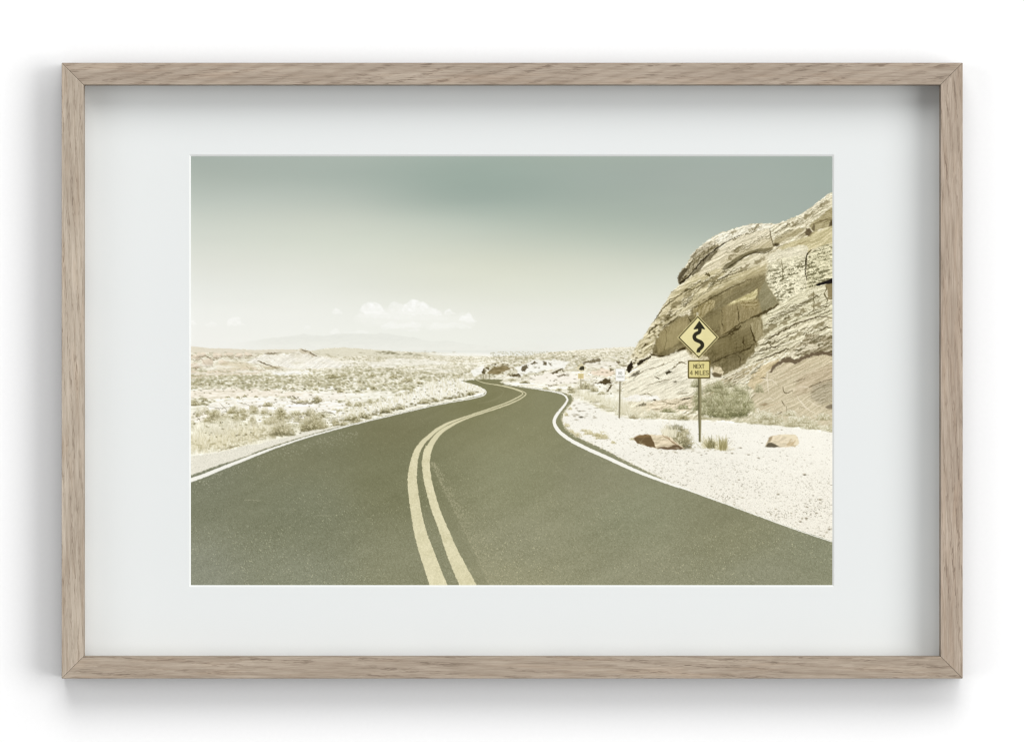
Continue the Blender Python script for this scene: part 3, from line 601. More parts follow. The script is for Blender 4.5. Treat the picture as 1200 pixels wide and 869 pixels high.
def paint_flat(cv):
    # the gravel pull-out right of the road
    r = cv.rng
    pts = [(672,467),(690,473),(705,481),(722,488),(742,491),(780,492),(830,493),(872,496),(905,498),(940,502),(976,506.5),(990,508),(990,650),(870,600),(770,562),(706,534),(672,512),(658,494)]
    sl, X, Y, m, d = cv.area(pts, warp=1.5, wscale=7, seed=5, soft=1.5)
    near = sstep(480, 630, Y)
    c = np.array([250, 247, 235.]) + (fbm(X / 60, Y / 14, 3, 3) * 3)[..., None] - (near * 6)[..., None] * np.array([.7, 1, 1.4])
    f = fbm(X / 1.3, Y / .95, 2, 77); f2 = fbm(X / 2.4, Y / 1.3, 2, 79)
    cl = .55 + .45 * fbm(X / 34, Y / 10, 3, 81)
    spk = sstep(.34, .9, f) * (.25 + .75 * near) * cl + sstep(.62, 1.0, f2) * near * .9 * cl
    c = c - np.clip(spk, 0, 1)[..., None] * np.array([84, 86, 92.]) + (cv.rng.normal(0, 1, X.shape) * (2 + 4 * near))[..., None]
    cv.put(sl, c, m, 'printed_desert')
    for k in range(520):
        px = r.uniform(690, 975); lo = np.interp(px, [660, 706, 780, 866, 975], [505, 530, 562, 594, 632]); hi = np.interp(px, [690, 742, 872, 975], [476, 492, 498, 508])
        py = lo - (lo - hi) * r.uniform(0, 1) ** 1.3
        s = .3 + (py - 480) * .004 * r.lognormal(0, .5)
        cv.spot(px, py, s * .85, s * .42, (150,140,112) if r.random() < .75 else (92,84,60), r.uniform(.3, .8), soft=.3)
    for (x, y, w) in ((868,524.6,3), (877,532.6,2.4), (889,536.5,2.8), (943,556,4.5), (912,579,3.5), (946,594,3), (961,585,3), (866,562,2.4), (893,519,1.6), (858,531,3), (822,533,2), (957,601,3), (972,620,4), (945,607,4), (938,611,3.6), (805,543,1.8), (762,531,1.6), (916,503.5,1.6)):
        cv.spot(x, y, w * .4, w * .18, (84,76,54), .8, soft=.3); cv.spot(x - w * .2, y - w * .22, w * .4, w * .14, (196,184,158), .6, soft=.4)
    # warm stain patches and dry scrub at the asphalt edge
    for (x, y, w, h, n) in ((668,508,12,6,40), (676,512,14,6,40), (664,500,8,5,24), (690,509,14,6,40), (706,514,16,9,80), (699,511,12,5,36), (719,519.5,7,4,24), (684,505,10,3,16), (741,515,7,3,10), (664,487,6,4,16), (668,480,6,4,12)):
        cv.shrub(x, y, w, h, (146,134,86), (196,184,136), (234,226,192), n, alpha=.6)
    for k in range(26):
        px = r.uniform(672, 700); py = r.uniform(470, 492); cv.spot(px, py, r.uniform(.5, 2), r.uniform(.3, .7), (120,108,78), r.uniform(.3, .7))
    cv.spot(681, 488.5, 2.4, 1, (70,62,42), .85); cv.spot(679, 481.5, 1.4, .6, (88,80,56), .8)

def rock_tex(X, Y, ang, su, sv, seed, gain=.55):
    a = np.radians(ang); ca, sa = np.cos(a), np.sin(a)
    wob = 2.2 * fbm(X / 26, Y / 26, 3, seed + 3)
    def h(x, y):
        u = x * ca + y * sa; v = -x * sa + y * ca + wob
        return fbm(u / su, v / sv, 5, seed, gain)
    h0 = h(X, Y)
    return h0, np.clip((h0 - h(X + .9, Y + .9)) * 2.6, -1, 1)

def strata(X, Y, ang, su, sv, seed):
    # thin broken bedding lines and short cross joints
    a = np.radians(ang); ca, sa = np.cos(a), np.sin(a)
    wob = 1.6 * fbm(X / 20, Y / 20, 3, seed + 2)
    u = X * ca + Y * sa; v = -X * sa + Y * ca + wob
    n = noise(u / su, v / sv, seed) + .35 * noise(u / (su * .35), v / (sv * .6), seed + 1)
    gate = sstep(-.15, .5, fbm(u / (su * .7), v / (sv * 2.2), 3, seed + 5))
    ln = sstep(.2, .0, np.abs(n)) * gate
    j = sstep(.10, .0, np.abs(noise(u / (sv * 2.4), v / (sv * 3.5), seed + 8))) * sstep(.15, .6, noise(u / 9, v / 5, seed + 9))
    return np.clip(ln + .55 * j, 0, 1)

def paint_rock(cv):
    r = cv.rng
    sil = [(733,438),(736,425),(741,414),(747,403),(756,391),(763,380),(771,369),(777,358),(782,350),(786,343.5),(797,333.4),(795.4,330),(794.6,324),(796,319.6),(803,313.4),(805,308),(810,300),(816,292),(825.6,284),(838,275.6),(849,271.6),(860,268),(872,264.4),(882,262.5),(895,261.4),(910,262.2),(923,257.6),(938.5,251.4),(954,240.4),(965,231),(976,223.4),(990,214),(990,508),(976,505),(940,500),(905,497),(872,494),(830,492),(780,491),(752,490),(742,489),(735,470),(728,455)]
    sl, X, Y, m, d = cv.area(sil, warp=1.0, wscale=3.5, seed=9)
    h0, em = rock_tex(X, Y, -27, 17, 2.6, 101)
    h1, em1 = rock_tex(X, Y, -27, 5, 1.7, 131)
    big = fbm(X / 42, Y / 30, 3, 141)
    base = np.array([222, 214, 186.]) + (big * 9)[..., None] + (em * 24 + em1 * 15)[..., None] * np.array([1, 1.02, 1.1])
    crack = sstep(.34, .7, np.abs(h0)) * 0 + sstep(.42, .85, -h0)
    base = base - (crack * 42)[..., None] * np.array([1, 1.02, 1.05])
    crest = np.clip(1 - (-d) / 26, 0, 1) * sstep(330, 290, Y)
    base = base + (crest * 14)[..., None] * np.array([1, 1.03, 1.2])
    bot = sstep(405, 440, Y) * sstep(850, 790, X)
    base = base + (bot * 16)[..., None] * np.array([1, 1, 1.1])
    st = strata(X, Y, -27, 12, 2.4, 151) * (.35 + .65 * sstep(-.2, .5, fbm(X / 30, Y / 22, 3, 152)))
    base = base - (st * 42)[..., None] * np.array([1, 1.02, 1.08])
    base = base + (fbm(X / 1.3, Y / 1.1, 2, 153) * 11)[..., None] + r.normal(0, 4, X.shape)[..., None]
    cv.put(sl, base, m, 'printed_rock_outcrop')
    def tex(pts, col, amp=20, ang=-27, su=14, sv=2.6, seed=3, warp=1.2, wscale=4, soft=.4, alpha=1.0, cracks=0, grain=3, lines=None):
        sl, X, Y, m, d = cv.area(pts, warp=warp, wscale=wscale, seed=seed, soft=soft)
        h0, em = rock_tex(X, Y, ang, su, sv, seed)
        c = np.array(col, float) + (em * amp)[..., None] * np.array([1, 1, 1.05]) + (fbm(X / 18, Y / 14, 3, seed + 9) * amp * .35)[..., None] + r.normal(0, grain, X.shape)[..., None]
        if cracks: c = c - (sstep(.36, .72, -h0) * cracks)[..., None]
        if lines is None: lines = 14 + cracks * .5 if amp > 13 else 8
        c = c - (strata(X, Y, ang, min(su, 14), max(1.5, sv * .8), seed + 71) * lines)[..., None] * np.array([1, 1.02, 1.06])
        c = c + (fbm(X / 1.25, Y / 1.05, 2, seed + 73) * (5 + amp * .38))[..., None]
        cv.put(sl, c, m * alpha)
    # olive-tan flank of the left slope
    tex([(741,416),(750,400),(762,384),(774,368),(786,346),(800,334),(816,322),(846,314),(866,314),(880,318),(846,341),(812,359),(792,371),(772,387),(764,410),(752,420)], (208,198,162), 34, -32, 11, 2.4, 11, cracks=36, alpha=.7, soft=3)
    tex([(786,345),(810,326),(840,316),(880,300),(900,300),(898,318),(870,330),(838,344),(810,352),(792,354)], (214,204,168), 26, -26, 20, 2.2, 13, alpha=.6, cracks=26, soft=4)
    # grey shaded slab below the crest
    tex([(795,331),(795,321),(803,314),(811,301),(818,292),(828,288),(838,286),(843,287),(840,292),(828,302),(818,313),(806,324),(797,333)], (160,151,122), 30, -40, 8, 3.2, 17, cracks=34, alpha=.9, warp=2.4, wscale=5)
    tex([(808,300),(818,291),(830,284),(842,279),(842,285),(830,290),(818,298),(810,306)], (206,198,174), 34, -40, 5, 4, 19, alpha=.75, cracks=44)
    tex([(810,322),(822,307),(834,297),(844,291),(838,298),(828,308),(820,318),(812,324)], (132,124,100), 14, -40, 9, 3, 21, alpha=.85)
    for x in np.linspace(806, 846, 8): cv.line([(x, 318 - (x - 800) * .86 + 8), (x + 2.5 + r.uniform(-1, 1), 309 - (x - 800) * .8 + 4)], [.5, 1.1], (104,96,74), alpha=.6, warp=.8, wscale=2)
    cv.line([(797,332),(806,325),(814,316),(824,304.5),(834,296),(842,290),(852,283),(863,277.4),(874,272)], [2.6,1.6,1.2,1.6,1.1,2.0,1.2,1.5,.4], (66,58,40), alpha=.9, warp=.8, wscale=3)
    cv.fill([(794.5,324),(798,318),(803,314),(807,314),(803,320),(799,327),(797,333),(795,330)], (92,84,64), alpha=.75, warp=1.2, wscale=2, soft=.6)
    # bright crest slabs
    tex([(846,274),(860,268.6),(882,263),(900,262),(908,263),(900,269),(880,272),(864,277),(850,284),(843,286),(838,282),(842,277)], (236,231,211), 20, -22, 9, 3, 23, alpha=.85, cracks=24)
    tex([(846,290),(866,278),(884,272),(900,268),(904,276),(906,286),(898,292),(884,293),(874,296),(860,304),(848,311),(836,316),(816,326),(826,310)], (220,211,183), 22, -28, 24, 2.2, 27, alpha=.85, cracks=34, soft=.8)
    tex([(906,264),(924,258.4),(939,252),(955,241),(966,232),(976,224),(980,238),(960,253),(940,264),(926,271),(912,277),(906,284),(903,272)], (228,221,195), 26, -32, 9, 2.2, 29, alpha=.85, cracks=52)
    tex([(908,277),(922,272),(940,266),(942,271),(932,276),(920,280),(912,286),(906,288)], (182,172,138), 20, -28, 12, 2, 33, alpha=.8)
    # shadowed undersides
    tex([(846.6,313.6),(848,311),(854,307),(859,303.6),(866,299.6),(873,296),(880,293.4),(888,291.6),(897,291),(906,289),(905,292.6),(896,295.6),(888,295.8),(880,297.6),(873,301),(866,306.4),(859,312),(853,315.6),(848,315.8)], (128,120,92), 9, -28, 12, 2, 35, alpha=.9, warp=.7)
    cv.line([(846,315),(852,315),(858,310.5),(866,305),(876,298.6),(886,296),(897,296.4),(906,292)], [.6,1.8,1.6,1.4,1.5,1.2,1.0,.4], (84,76,52), alpha=.85, warp=.6)
    cv.line([(902,267),(903,274),(904.6,282),(906.6,288)], [.8,1.4,1.2,1.8], (110,102,76), alpha=.85, warp=.8)
    cv.spot(910, 286.6, 3.2, 2.0, (74,66,46), .85, soft=1)
    tex([(951,260),(962,253),(976,243),(980,243),(980,266),(970,266.5),(960,268),(953,271),(949,266)], (176,166,130), 16, -24, 14, 2.4, 39, alpha=.95, warp=1.0)
    cv.line([(953,262),(962,258.6),(976,256)], [.5,1.0,.8], (120,108,80), alpha=.7, warp=.8)
    cv.fill([(943,273),(945,268),(950,268.6),(953,273),(949,277),(944,276.4)], (100,88,66), alpha=.85, warp=1, wscale=2, soft=.6)
    cv.fill([(971,265),(973,258),(978,256),(978,265)], (96,86,64), alpha=.85, warp=1, soft=.7)
    cv.fill([(951,268),(953,262),(955,266),(954,271)], (120,110,84), alpha=.8, warp=.8, soft=.6)
    # tan shelf under it
    tex([(912,291),(926,284),(940,279),(955,272),(976,264),(980,264),(980,284),(966,287),(952,292),(948,296),(930,290),(918,293)], (208,198,158), 18, -24, 26, 3, 43, alpha=.8, soft=1.4)
    tex([(900,302),(906,295),(916,292),(932,288),(946,287.5),(948,292),(945,298),(938,300),(918,303),(902,308)], (229,223,198), 16, -20, 12, 4, 47, alpha=.85, soft=1)
    cv.line([(928,289),(936,286),(944,284),(952,280.6)], [.5,1.2,1.0,.4], (160,148,110), alpha=.7, warp=.8)
    # pitted blocks, right
    def pitted(pts, col, seed, dens):
        sl, X, Y, m, d = cv.area(pts, warp=1.0, wscale=4, seed=seed, soft=.4)
        a = np.radians(-16); u = X * np.cos(a) + Y * np.sin(a); v = -X * np.sin(a) + Y * np.cos(a)
        wob = .8 * fbm(X / 9, Y / 9, 2, seed + 4); v = v + wob
        n1 = fbm(u / 3.4, v / 1.5, 3, seed); n3 = fbm(u / 1.3, v / 1.1, 2, seed + 7)
        n2 = fbm((u + .7) / 3.9, (v + .7) / 1.55, 3, seed)
        big = fbm(X / 13, Y / 8, 3, seed + 11); jt = sstep(.16, .0, np.abs(noise(u / 3.4, v / 6.5, seed + 13)))
        c = np.array(col, float) + (np.clip((n1 - n2) * 2, -1, 1) * 16)[..., None] + (n3 * 13)[..., None]
        top = np.asarray(pts, float)[:, 1].min()
        row = np.cos(v * 2 * np.pi / 4.3 + 1.6 * fbm(u / 8, v / 6, 2, seed + 21))
        q = -n1 * .55 - .35 * n3 + .4 * big + dens + .12 * jt + .34 * row - .08
        pit = sstep(.34, .78, q) * sstep(top + 2, top + 18, Y + .25 * (X - 930))
        c = c * (1 - .58 * pit[..., None]) + np.array([96, 92, 64.]) * .58 * pit[..., None]
        c = c - (jt * .5 * sstep(top + 4, top + 16, Y) * 42)[..., None]
        cv.put(sl, c, m)
    pitted([(898,320),(902,308),(918,302),(938,299.4),(945,298),(945,340),(930,347),(913,356),(907,346),(898,333)], (228,222,194), 201, .36)
    pitted([(946,300),(953,294),(964,288),(980,283),(980,326),(957,335),(945,340)], (220,214,182), 211, .46)
    cv.line([(951,292),(946,298),(944.6,306),(944,316),(945,328)], [.6,1.6,1.8,1.3,.5], (66,60,38), alpha=.85, warp=.8)
    cv.line([(916,304),(916.6,314),(917,330)], [.4,1,.5], (112,104,76), alpha=.6, warp=.8)
    cv.fill([(956,333),(966,329),(978,325),(978,332),(968,333),(958,336)], (44,38,22), alpha=.92, warp=.8, soft=.5)
    cv.fill([(967,334),(978,330),(978,352),(970,350),(970,342)], (150,138,104), alpha=.9, warp=1, soft=.5)
    # striated pale block under the pits
    tex([(890,371),(902,363),(914,356),(932,346),(957,335),(967,334),(970,352),(978,355),(978,372),(962,370),(944,373),(926,380),(908,390),(896,398),(892,388),(893,378)], (224,218,189), 15, -21, 13, 1.7, 53, cracks=34, warp=1.4)
    for q in range(16):
        x0 = r.uniform(893, 950); y0 = 398 - (x0 - 893) * .42 - r.uniform(2, 26); L = r.uniform(6, 22)
        cv.line([(x0, y0), (x0 + L * .5, y0 - L * .17 + r.uniform(-.6, .6)), (x0 + L, y0 - L * .36)], [.3, r.uniform(.7, 1.5), .3], (104,96,66), alpha=.75, warp=.8, wscale=2.5, seed=q)
    cv.line([(953,341),(953.4,352),(954,368)], [.7,1.3,.6], (120,112,82), alpha=.75, warp=.9, wscale=3)
    cv.line([(968,337),(967,346),(970,354),(967,364)], [1,1.6,1.2,.6], (110,102,72), alpha=.8, warp=1.2, wscale=3)
    # ledges below
    tex([(872,428),(884,412),(893,400),(908,391),(926,381),(944,374),(964,371),(978,376),(978,392),(960,396),(946,395),(930,404),(914,412),(896,421),(880,430)], (225,218,190), 16, -25, 13, 2.4, 57, cracks=30, warp=1.4)
    for pts, w in (([(893,402),(908,393),(926,383),(946,375),(962,371),(976,372)], 1.6), ([(902,404),(918,396),(934,388),(950,383)], 1.0), ([(880,414),(896,410),(914,404),(926,398)], 1.2), ([(960,388),(968,384),(978,383)], 1.8), ([(882,425),(900,418),(918,411),(924,408)], 2.0), ([(901,401),(904,406),(902,411)], 1.2)):
        cv.line(pts, [.4] + [w] * (len(pts) - 2) + [.4], (92,82,56), alpha=.82, warp=1.1, wscale=4, seed=int(pts[0][0]))
    tex([(940,400),(946,392),(954,390),(962,392),(968,394),(978,392),(978,412),(968,414),(956,413),(944,414),(930,417),(922,418),(930,410)], (172,162,134), 30, -24, 10, 2.6, 59, cracks=30, alpha=.9, warp=1.6)
    tex([(922,414),(934,408),(946,404),(958,402),(966,403),(962,407),(948,410),(936,414),(926,418)], (228,220,194), 18, -24, 8, 2.4, 63, alpha=.85)
    # pinkish smooth slab
    tex([(884,458),(892,440),(902,434),(910,430),(918,424),(934,423),(948,418),(960,415),(980,416),(980,500),(950,497),(922,494),(902,493),(886,486),(878,474)], (209,197,166), 12, -27, 30, 1.9, 67, lines=9, cracks=9, alpha=.95, soft=1.4, warp=1.6)
    tex([(880,440),(894,428),(906,424),(914,421),(906,432),(898,436),(894,446),(884,456),(876,452)], (214,198,160), 15, -27, 14, 2.4, 69, alpha=.9)
    tex([(936,440),(955,434),(978,428),(978,446),(960,454),(946,460),(930,462)], (196,180,150), 18, -26, 14, 1.8, 71, alpha=.6, soft=3, cracks=20)
    tex([(952,452),(978,444),(978,470),(962,474),(950,466)], (172,162,136), 20, -22, 8, 2, 73, alpha=.7, soft=3, cracks=30)
    cv.fill([(901,437),(905,429),(912,423),(918,419.6),(926,418),(931,420.6),(935,420),(944,415.6),(952,413),(964,411.6),(978,413),(978,417),(966,415.6),(954,417),(946,419.6),(938,423.6),(932,426),(926,424.6),(918,425),(910,430),(904,437)], (116,102,80), alpha=.9, warp=1.1, wscale=3, soft=.6)
    vein, dkl = (236,226,202), (104,92,66)
    for pts, w, c in (([(884,433),(884.5,441)], 1.2, vein), ([(899.4,437),(899,446),(900,452),(900.6,460)], 1.5, vein), ([(893,443),(899,444.6),(905,445.6),(911,450.6)], 1.2, vein), ([(934,463),(938,470),(942.5,475.6),(948,480),(955,484)], 1.3, vein),
                      ([(936,454),(944,452.6),(948,455)], 1.1, vein), ([(894,470),(902,467),(907,469)], 1.2, vein), ([(946,468),(956,474),(964,477)], .9, vein), ([(890,480),(900,476),(914,472)], 1.0, (186,166,132)),
                      ([(917,454),(919,459),(922,460.4),(928.6,457.6)], 1.3, dkl), ([(949,453.4),(958,449.6),(966,446.6),(976,443)], 1.1, dkl), ([(930,447.6),(938,445),(946,442)], 1.0, dkl), ([(915.5,469),(918,472),(919.8,475.8)], 1.3, dkl),
                      ([(891,443),(894,442),(897,443.4)], 1.2, dkl), ([(876,470),(881,466),(885,462)], 1.1, dkl), ([(908,486),(913,484.6),(917,482.6)], 1.4, dkl), ([(936,478),(942,477.4)], 1.0, dkl), ([(922,476),(921,484)], .9, dkl), ([(874,456),(884,453)], 1.2, dkl),
                      ([(956,434),(966,430),(976,427)], .8, (168,150,120)), ([(918,438),(936,431),(956,423)], .7, (180,162,130)), ([(912,444),(930,437),(950,429)], .7, (180,162,130)), ([(924,466),(944,460),(960,456)], .7, (168,152,124))):
        cv.line(pts, [w * .5] + [w] * (len(pts) - 2) + [w * .4], c, alpha=.8, warp=.8, wscale=3, seed=int(pts[0][0] + pts[0][1]))
    cv.fill([(967,477),(972,474),(978,473),(978,479),(970,479)], (116,104,82), alpha=.8, warp=1, soft=.8)
    cv.fill([(890,474),(896,471),(900,473),(896,475.4)], (150,132,98), alpha=.7, warp=1, soft=.8)
    def ledges(quad, n, ang, Lr, wr, seed):
        q = np.random.default_rng(seed); A, B, C_, D = (np.array(v, float) for v in quad)
        for k in range(n):
            s, t = q.uniform(0, 1), q.uniform(0, 1)
            P = (A * (1 - s) + B * s) * (1 - t) + (D * (1 - s) + C_ * s) * t
            a = np.radians(ang + q.normal(0, 5)); Lh = q.uniform(*Lr) * .5; w = q.uniform(*wr)
            pts = [(P[0] + u * Lh * np.cos(a), P[1] + u * Lh * np.sin(a) + q.normal(0, .8)) for u in (-1, -.45, .1, .55, 1)]
            cv.line([(x - .3, y - w * .75 - .4) for x, y in pts], [.2, w * .8, w, w * .7, .2], (243,237,214), alpha=q.uniform(.25, .6), warp=.9, wscale=3, seed=k)
            cv.line(pts, [.2, w, w * 1.25, w * .8, .2], (96,88,60), alpha=q.uniform(.25, .65), warp=1.1, wscale=2.6, seed=k + 50)
    for pts, c_, a_ in (([(846,309),(866,297),(884,289),(904,280),(905,290),(886,291.5),(868,298),(852,307)], (186,175,138), .55), ([(808,354),(846,336),(880,318),(897,311),(897,320),(870,330),(840,342.5),(812,358)], (170,158,118), .55),
                        ([(850,317),(866,308),(885,299),(905,297),(900,306),(870,315),(852,322)], (242,236,214), .45), ([(843,290),(870,277),(902,269),(903,274),(870,285),(846,296)], (240,234,212), .35), ([(770,378),(786,356),(800,342),(806,350),(790,364),(776,382)], (190,178,140), .45),
                        ([(818,322),(846,318),(850,324),(826,334),(806,344),(806,334)], (196,186,148), .4), ([(908,283),(930,275),(946,268),(946,272),(930,279),(912,286)], (160,150,114), .45), ([(914,272),(936,262),(960,244),(976,232),(976,237),(950,257),(930,268)], (196,187,154), .4)):
        cv.fill(pts, c_, alpha=a_, warp=2, wscale=6, seed=int(pts[0][0]), soft=6)
    ledges([(766,384),(812,335),(858,322),(790,368)], 30, -36, (5, 22), (.6, 1.7), 1)
    ledges([(806,334),(850,318),(896,300),(840,340)], 26, -27, (6, 30), (.5, 1.5), 2)
    ledges([(838,300),(866,282),(904,272),(900,288)], 16, -26, (6, 24), (.4, 1.0), 3)
    ledges([(846,286),(880,266),(906,264),(880,274)], 12, -20, (4, 14), (.4, 1.2), 4)
    ledges([(908,270),(974,228),(976,240),(912,280)], 22, -32, (4, 18), (.5, 1.3), 5)
    ledges([(892,396),(902,366),(970,340),(974,366)], 40, -21, (5, 26), (.5, 1.6), 6)
    ledges([(876,424),(900,394),(974,374),(974,396)], 26, -23, (6, 26), (.6, 2.0), 7)
    ledges([(926,414),(940,398),(975,392),(975,412)], 16, -22, (5, 16), (.6, 1.8), 8)
    ledges([(826,458),(850,442),(904,420),(880,446)], 22, -27, (8, 30), (.6, 1.8), 9)
    ledges([(740,470),(760,422),(830,440),(816,470)], 16, -16, (6, 22), (.4, 1.1), 10)
    # dark ragged patches slanting with the bedding
    for k, (x, y, w, h) in enumerate(((826,333,9,3),(838,327,8,2.4),(806,346,8,3),(793,356,7,3.4),(778,372,7,4),(872,313,10,2.6),(888,306,8,2.4),(858,300,7,2),(921,377,9,2.2),(938,366,8,2.4),(906,382,8,3),(956,358,6,3),(951,347,5,2.4),(898,388,5,4),(932,394,10,2.4),(960,381,8,2.2),(930,262,7,2.2),(948,252,8,2.2),(966,238,7,2.2),(860,272,6,1.8),(884,267,8,1.8),(866,292,8,1.6))):
        a = np.radians(-28); ca, sa = np.cos(a), np.sin(a)
        pts = [(x + u * w * ca - v * h * sa, y + u * w * sa + v * h * ca) for u, v in ((-1, .2), (-.5, -.7), (.3, -.9), (1, -.2), (.6, .7), (-.4, .9))]
        cv.fill(pts, (132,122,90), alpha=.62, warp=2.4, wscale=4, seed=k + 300, soft=1.0)
    # the shadowed hollow
    hol = [(763,413),(767,405),(769,396),(771,390),(777,384),(785,377),(793,371.5),(802,369.6),(809,368),(811,361),(820,354),(831,347.4),(844,341.4),(857,334.8),(870,329.6),(880,324.4),(896,319.4),(898,332),(904,342.4),(913,355.6),(902,363),(891,370.6),(893,378),(894,391),(889,401),(882,413.6),(873,425),(865,431.4),(849,439.6),(840,440),(834,431),(830,424),(820,420),(808,416),(803,407),(795,410),(781,417),(772,417)]
    cv.fill(hol, (150,141,108), alpha=.4, warp=2.5, wscale=6, seed=78, soft=9)
    sl, X, Y, m, d = cv.area(hol, warp=1.8, wscale=4, seed=77, soft=1.2)
    v = fbm(X / 3.2, Y / 17, 4, 301); v2 = fbm((X + .8) / 3.2, Y / 17, 4, 301)
    h0, em = rock_tex(X, Y, -24, 12, 3.0, 303)
    c = np.array([152, 142, 109.]) + (np.clip((v - v2) * 2.2, -1, 1) * 7 + em * 8 + fbm(X / 22, Y / 20, 3, 305) * 13 + fbm(X / 5, Y / 6, 3, 307) * 7 + fbm(X / 1.3, Y / 1.4, 2, 308) * 7)[..., None] * np.array([1, .98, .9])
    c = c - (sstep(385, 432, Y) * 14 + sstep(1, 9, -d) * 6)[..., None]
    cv.put(sl, c + r.normal(0, 3, X.shape)[..., None], m)
    tex([(848,350),(862,341),(876,333),(890,325),(897,321),(897,330),(891,336),(880,342),(864,350),(850,357),(838,364),(832,360)], (144,135,104), 12, -30, 8, 3, 81, alpha=.7, soft=2)
    tex([(889,349),(892,338),(897,326),(900,336),(906,346),(912,355),(903,361),(894,367),(891,359)], (158,152,122), 7, -50, 14, 5, 83, alpha=.9, soft=.8)
    tex([(851,358),(858,353),(866,349.6),(878,344),(889,337.6),(888,344),(885.6,350),(878,354),(866,355),(856,358.6)], (212,202,158), 16, -26, 6, 2.4, 87, alpha=.95, warp=.9)
    tex([(846,362),(852,357),(866,354),(880,353),(886,350),(890,356),(892,366),(880,373),(866,380),(850,391),(845,393),(842,378)], (164,152,116), 9, -80, 18, 3, 89, alpha=.8, soft=1.2, warp=1.2)
    tex([(866,354),(878,352),(887,350),(890,357),(884,362),(872,362)], (176,163,124), 24, -20, 4, 2.2, 91, alpha=.7, cracks=36, soft=1.5, lines=12)
    tex([(879,380),(888,374),(892,378),(893,390),(888,400),(884,398),(881,388)], (174,164,130), 12, -80, 14, 3, 93, alpha=.85)
    tex([(768,404),(771,391),(780,384),(795,374),(807,371),(806,384),(799,398),(786,408),(772,414)], (170,158,120), 8, -84, 16, 3, 95, alpha=.75, soft=2)
    tex([(812,362),(820,354),(830,349),(838,352),(837,360),(830,366),(822,372),(814,370)], (178,166,126), 26, -60, 7, 3, 97, alpha=.75, soft=1.2)
    for pts, w in (([(913,356.4),(904,361),(894,367),(886,370.6),(880,373.4)], 2.4), ([(880,373.4),(872,376.6),(866,380),(856,387),(845,393)], 1.2), ([(884,403),(878,407),(870,411),(856,416),(842,422),(833,426.6)], 1.6), ([(865,358),(866,368),(866,378)], 1.0), ([(846,362),(846,376),(849,388)], .8),
                   ([(880,382),(882,392),(886,402)], 1.6), ([(872,394),(871,400),(873,403)], 2.0), ([(811,361),(822,356),(838,347),(857,337),(880,326.6)], 1.0), ([(806,372),(810,378),(812,386)], 1.2), ([(780,385),(781,398),(778,410)], .8),
                   ([(854,390),(862,387),(868,383)], 3.0), ([(838,398),(852,393),(860,390)], 1.2), ([(776,384),(786,377),(794,372)], 1.6), ([(862,415),(868,420),(866,428)], 1.0)):
        cv.line(pts, [w * .4] + [w] * (len(pts) - 2) + [w * .4], (78,68,42), alpha=.75, warp=1.1, wscale=3.5, seed=int(pts[0][0] + pts[0][1]))
    cv.fill([(762,413.6),(772,416.4),(781,416),(790,412),(803,406),(803.6,409),(794,412.6),(784,417.4),(774,418.4),(764,416)], (72,62,36), alpha=.85, warp=.7, soft=.7)
    tex([(806,418),(812,413),(822,416),(831,419),(830,424),(820,421)], (214,204,172), 26, -20, 6, 3, 99, alpha=.85)
    for (x, y, w_, h_, c_, a_) in ((786,398,13,9,(176,165,126),.55),(812,398,14,10,(160,150,113),.5),(850,406,16,10,(140,130,96),.5),(838,376,12,9,(158,148,112),.5),(872,392,10,8,(134,124,92),.45),(862,418,12,6,(124,115,86),.5),(796,384,10,6,(184,173,134),.45),(826,428,8,4,(120,111,82),.5)):
        cv.fill([(x - w_, y), (x - w_ * .4, y - h_ * .8), (x + w_ * .5, y - h_), (x + w_, y - h_ * .1), (x + w_ * .4, y + h_ * .7), (x - w_ * .5, y + h_)], c_, alpha=a_, warp=3, wscale=6, seed=int(x), soft=4)
    # light chips along the hollow's left rim
    for k in range(70):
        t = r.uniform(0, 1); px = 742 + t * 50 + r.normal(0, 3); py = 421 - t * 62 + r.normal(0, 4)
        if py > 409 - (px - 763) * .75 + 12: continue
        cv.spot(px, py, r.uniform(.7, 2.2), r.uniform(.5, 1.3), [(240,233,208), (228,218,186), (120,110,78), (96,86,58)][r.integers(4)], r.uniform(.4, .85), soft=.5)
    for pts, w in (([(760,391),(764,385),(770,381)], 1.4), ([(776,361),(784,355),(792,350)], 1.6), ([(784,352),(796,346),(806,340)], 1.2), ([(766,377),(772,368),(779,360)], 1.4), ([(803,345),(816,337),(826,331)], 1.2), ([(800,342),(806,339),(811,339)], 2.0), ([(840,329),(856,322),(870,318)], .8), ([(826,322),(829,321),(832,324)], 2.6), ([(752,408),(756,404),(758,404)], 2.0)):
        cv.line(pts, [w * .4, w, w * .4], (86,76,48), alpha=.75, warp=1, wscale=3, seed=int(pts[0][0]))
    # cream lower outcrop
    tex([(742,436),(752,428),(764,418),(776,419),(790,413),(803,410),(812,420),(834,432),(848,441),(842,450),(830,458),(812,464),(790,468),(768,472),(742,470),(728,462),(732,450)], (240,234,211), 12, -20, 18, 2.2, 107, alpha=.9, cracks=30, soft=1.2)
    tex([(728,466),(745,462),(770,464),(774,468),(750,470),(730,469)], (252,249,240), 6, -5, 16, 3, 109, alpha=.9, soft=1)
    tex([(748,474),(765,470),(792,467),(815,463),(822,472),(806,480),(780,482),(756,480)], (226,212,182), 24, -18, 9, 2.2, 113, alpha=.85, cracks=44, soft=1.4)
    blk = (52,44,24)
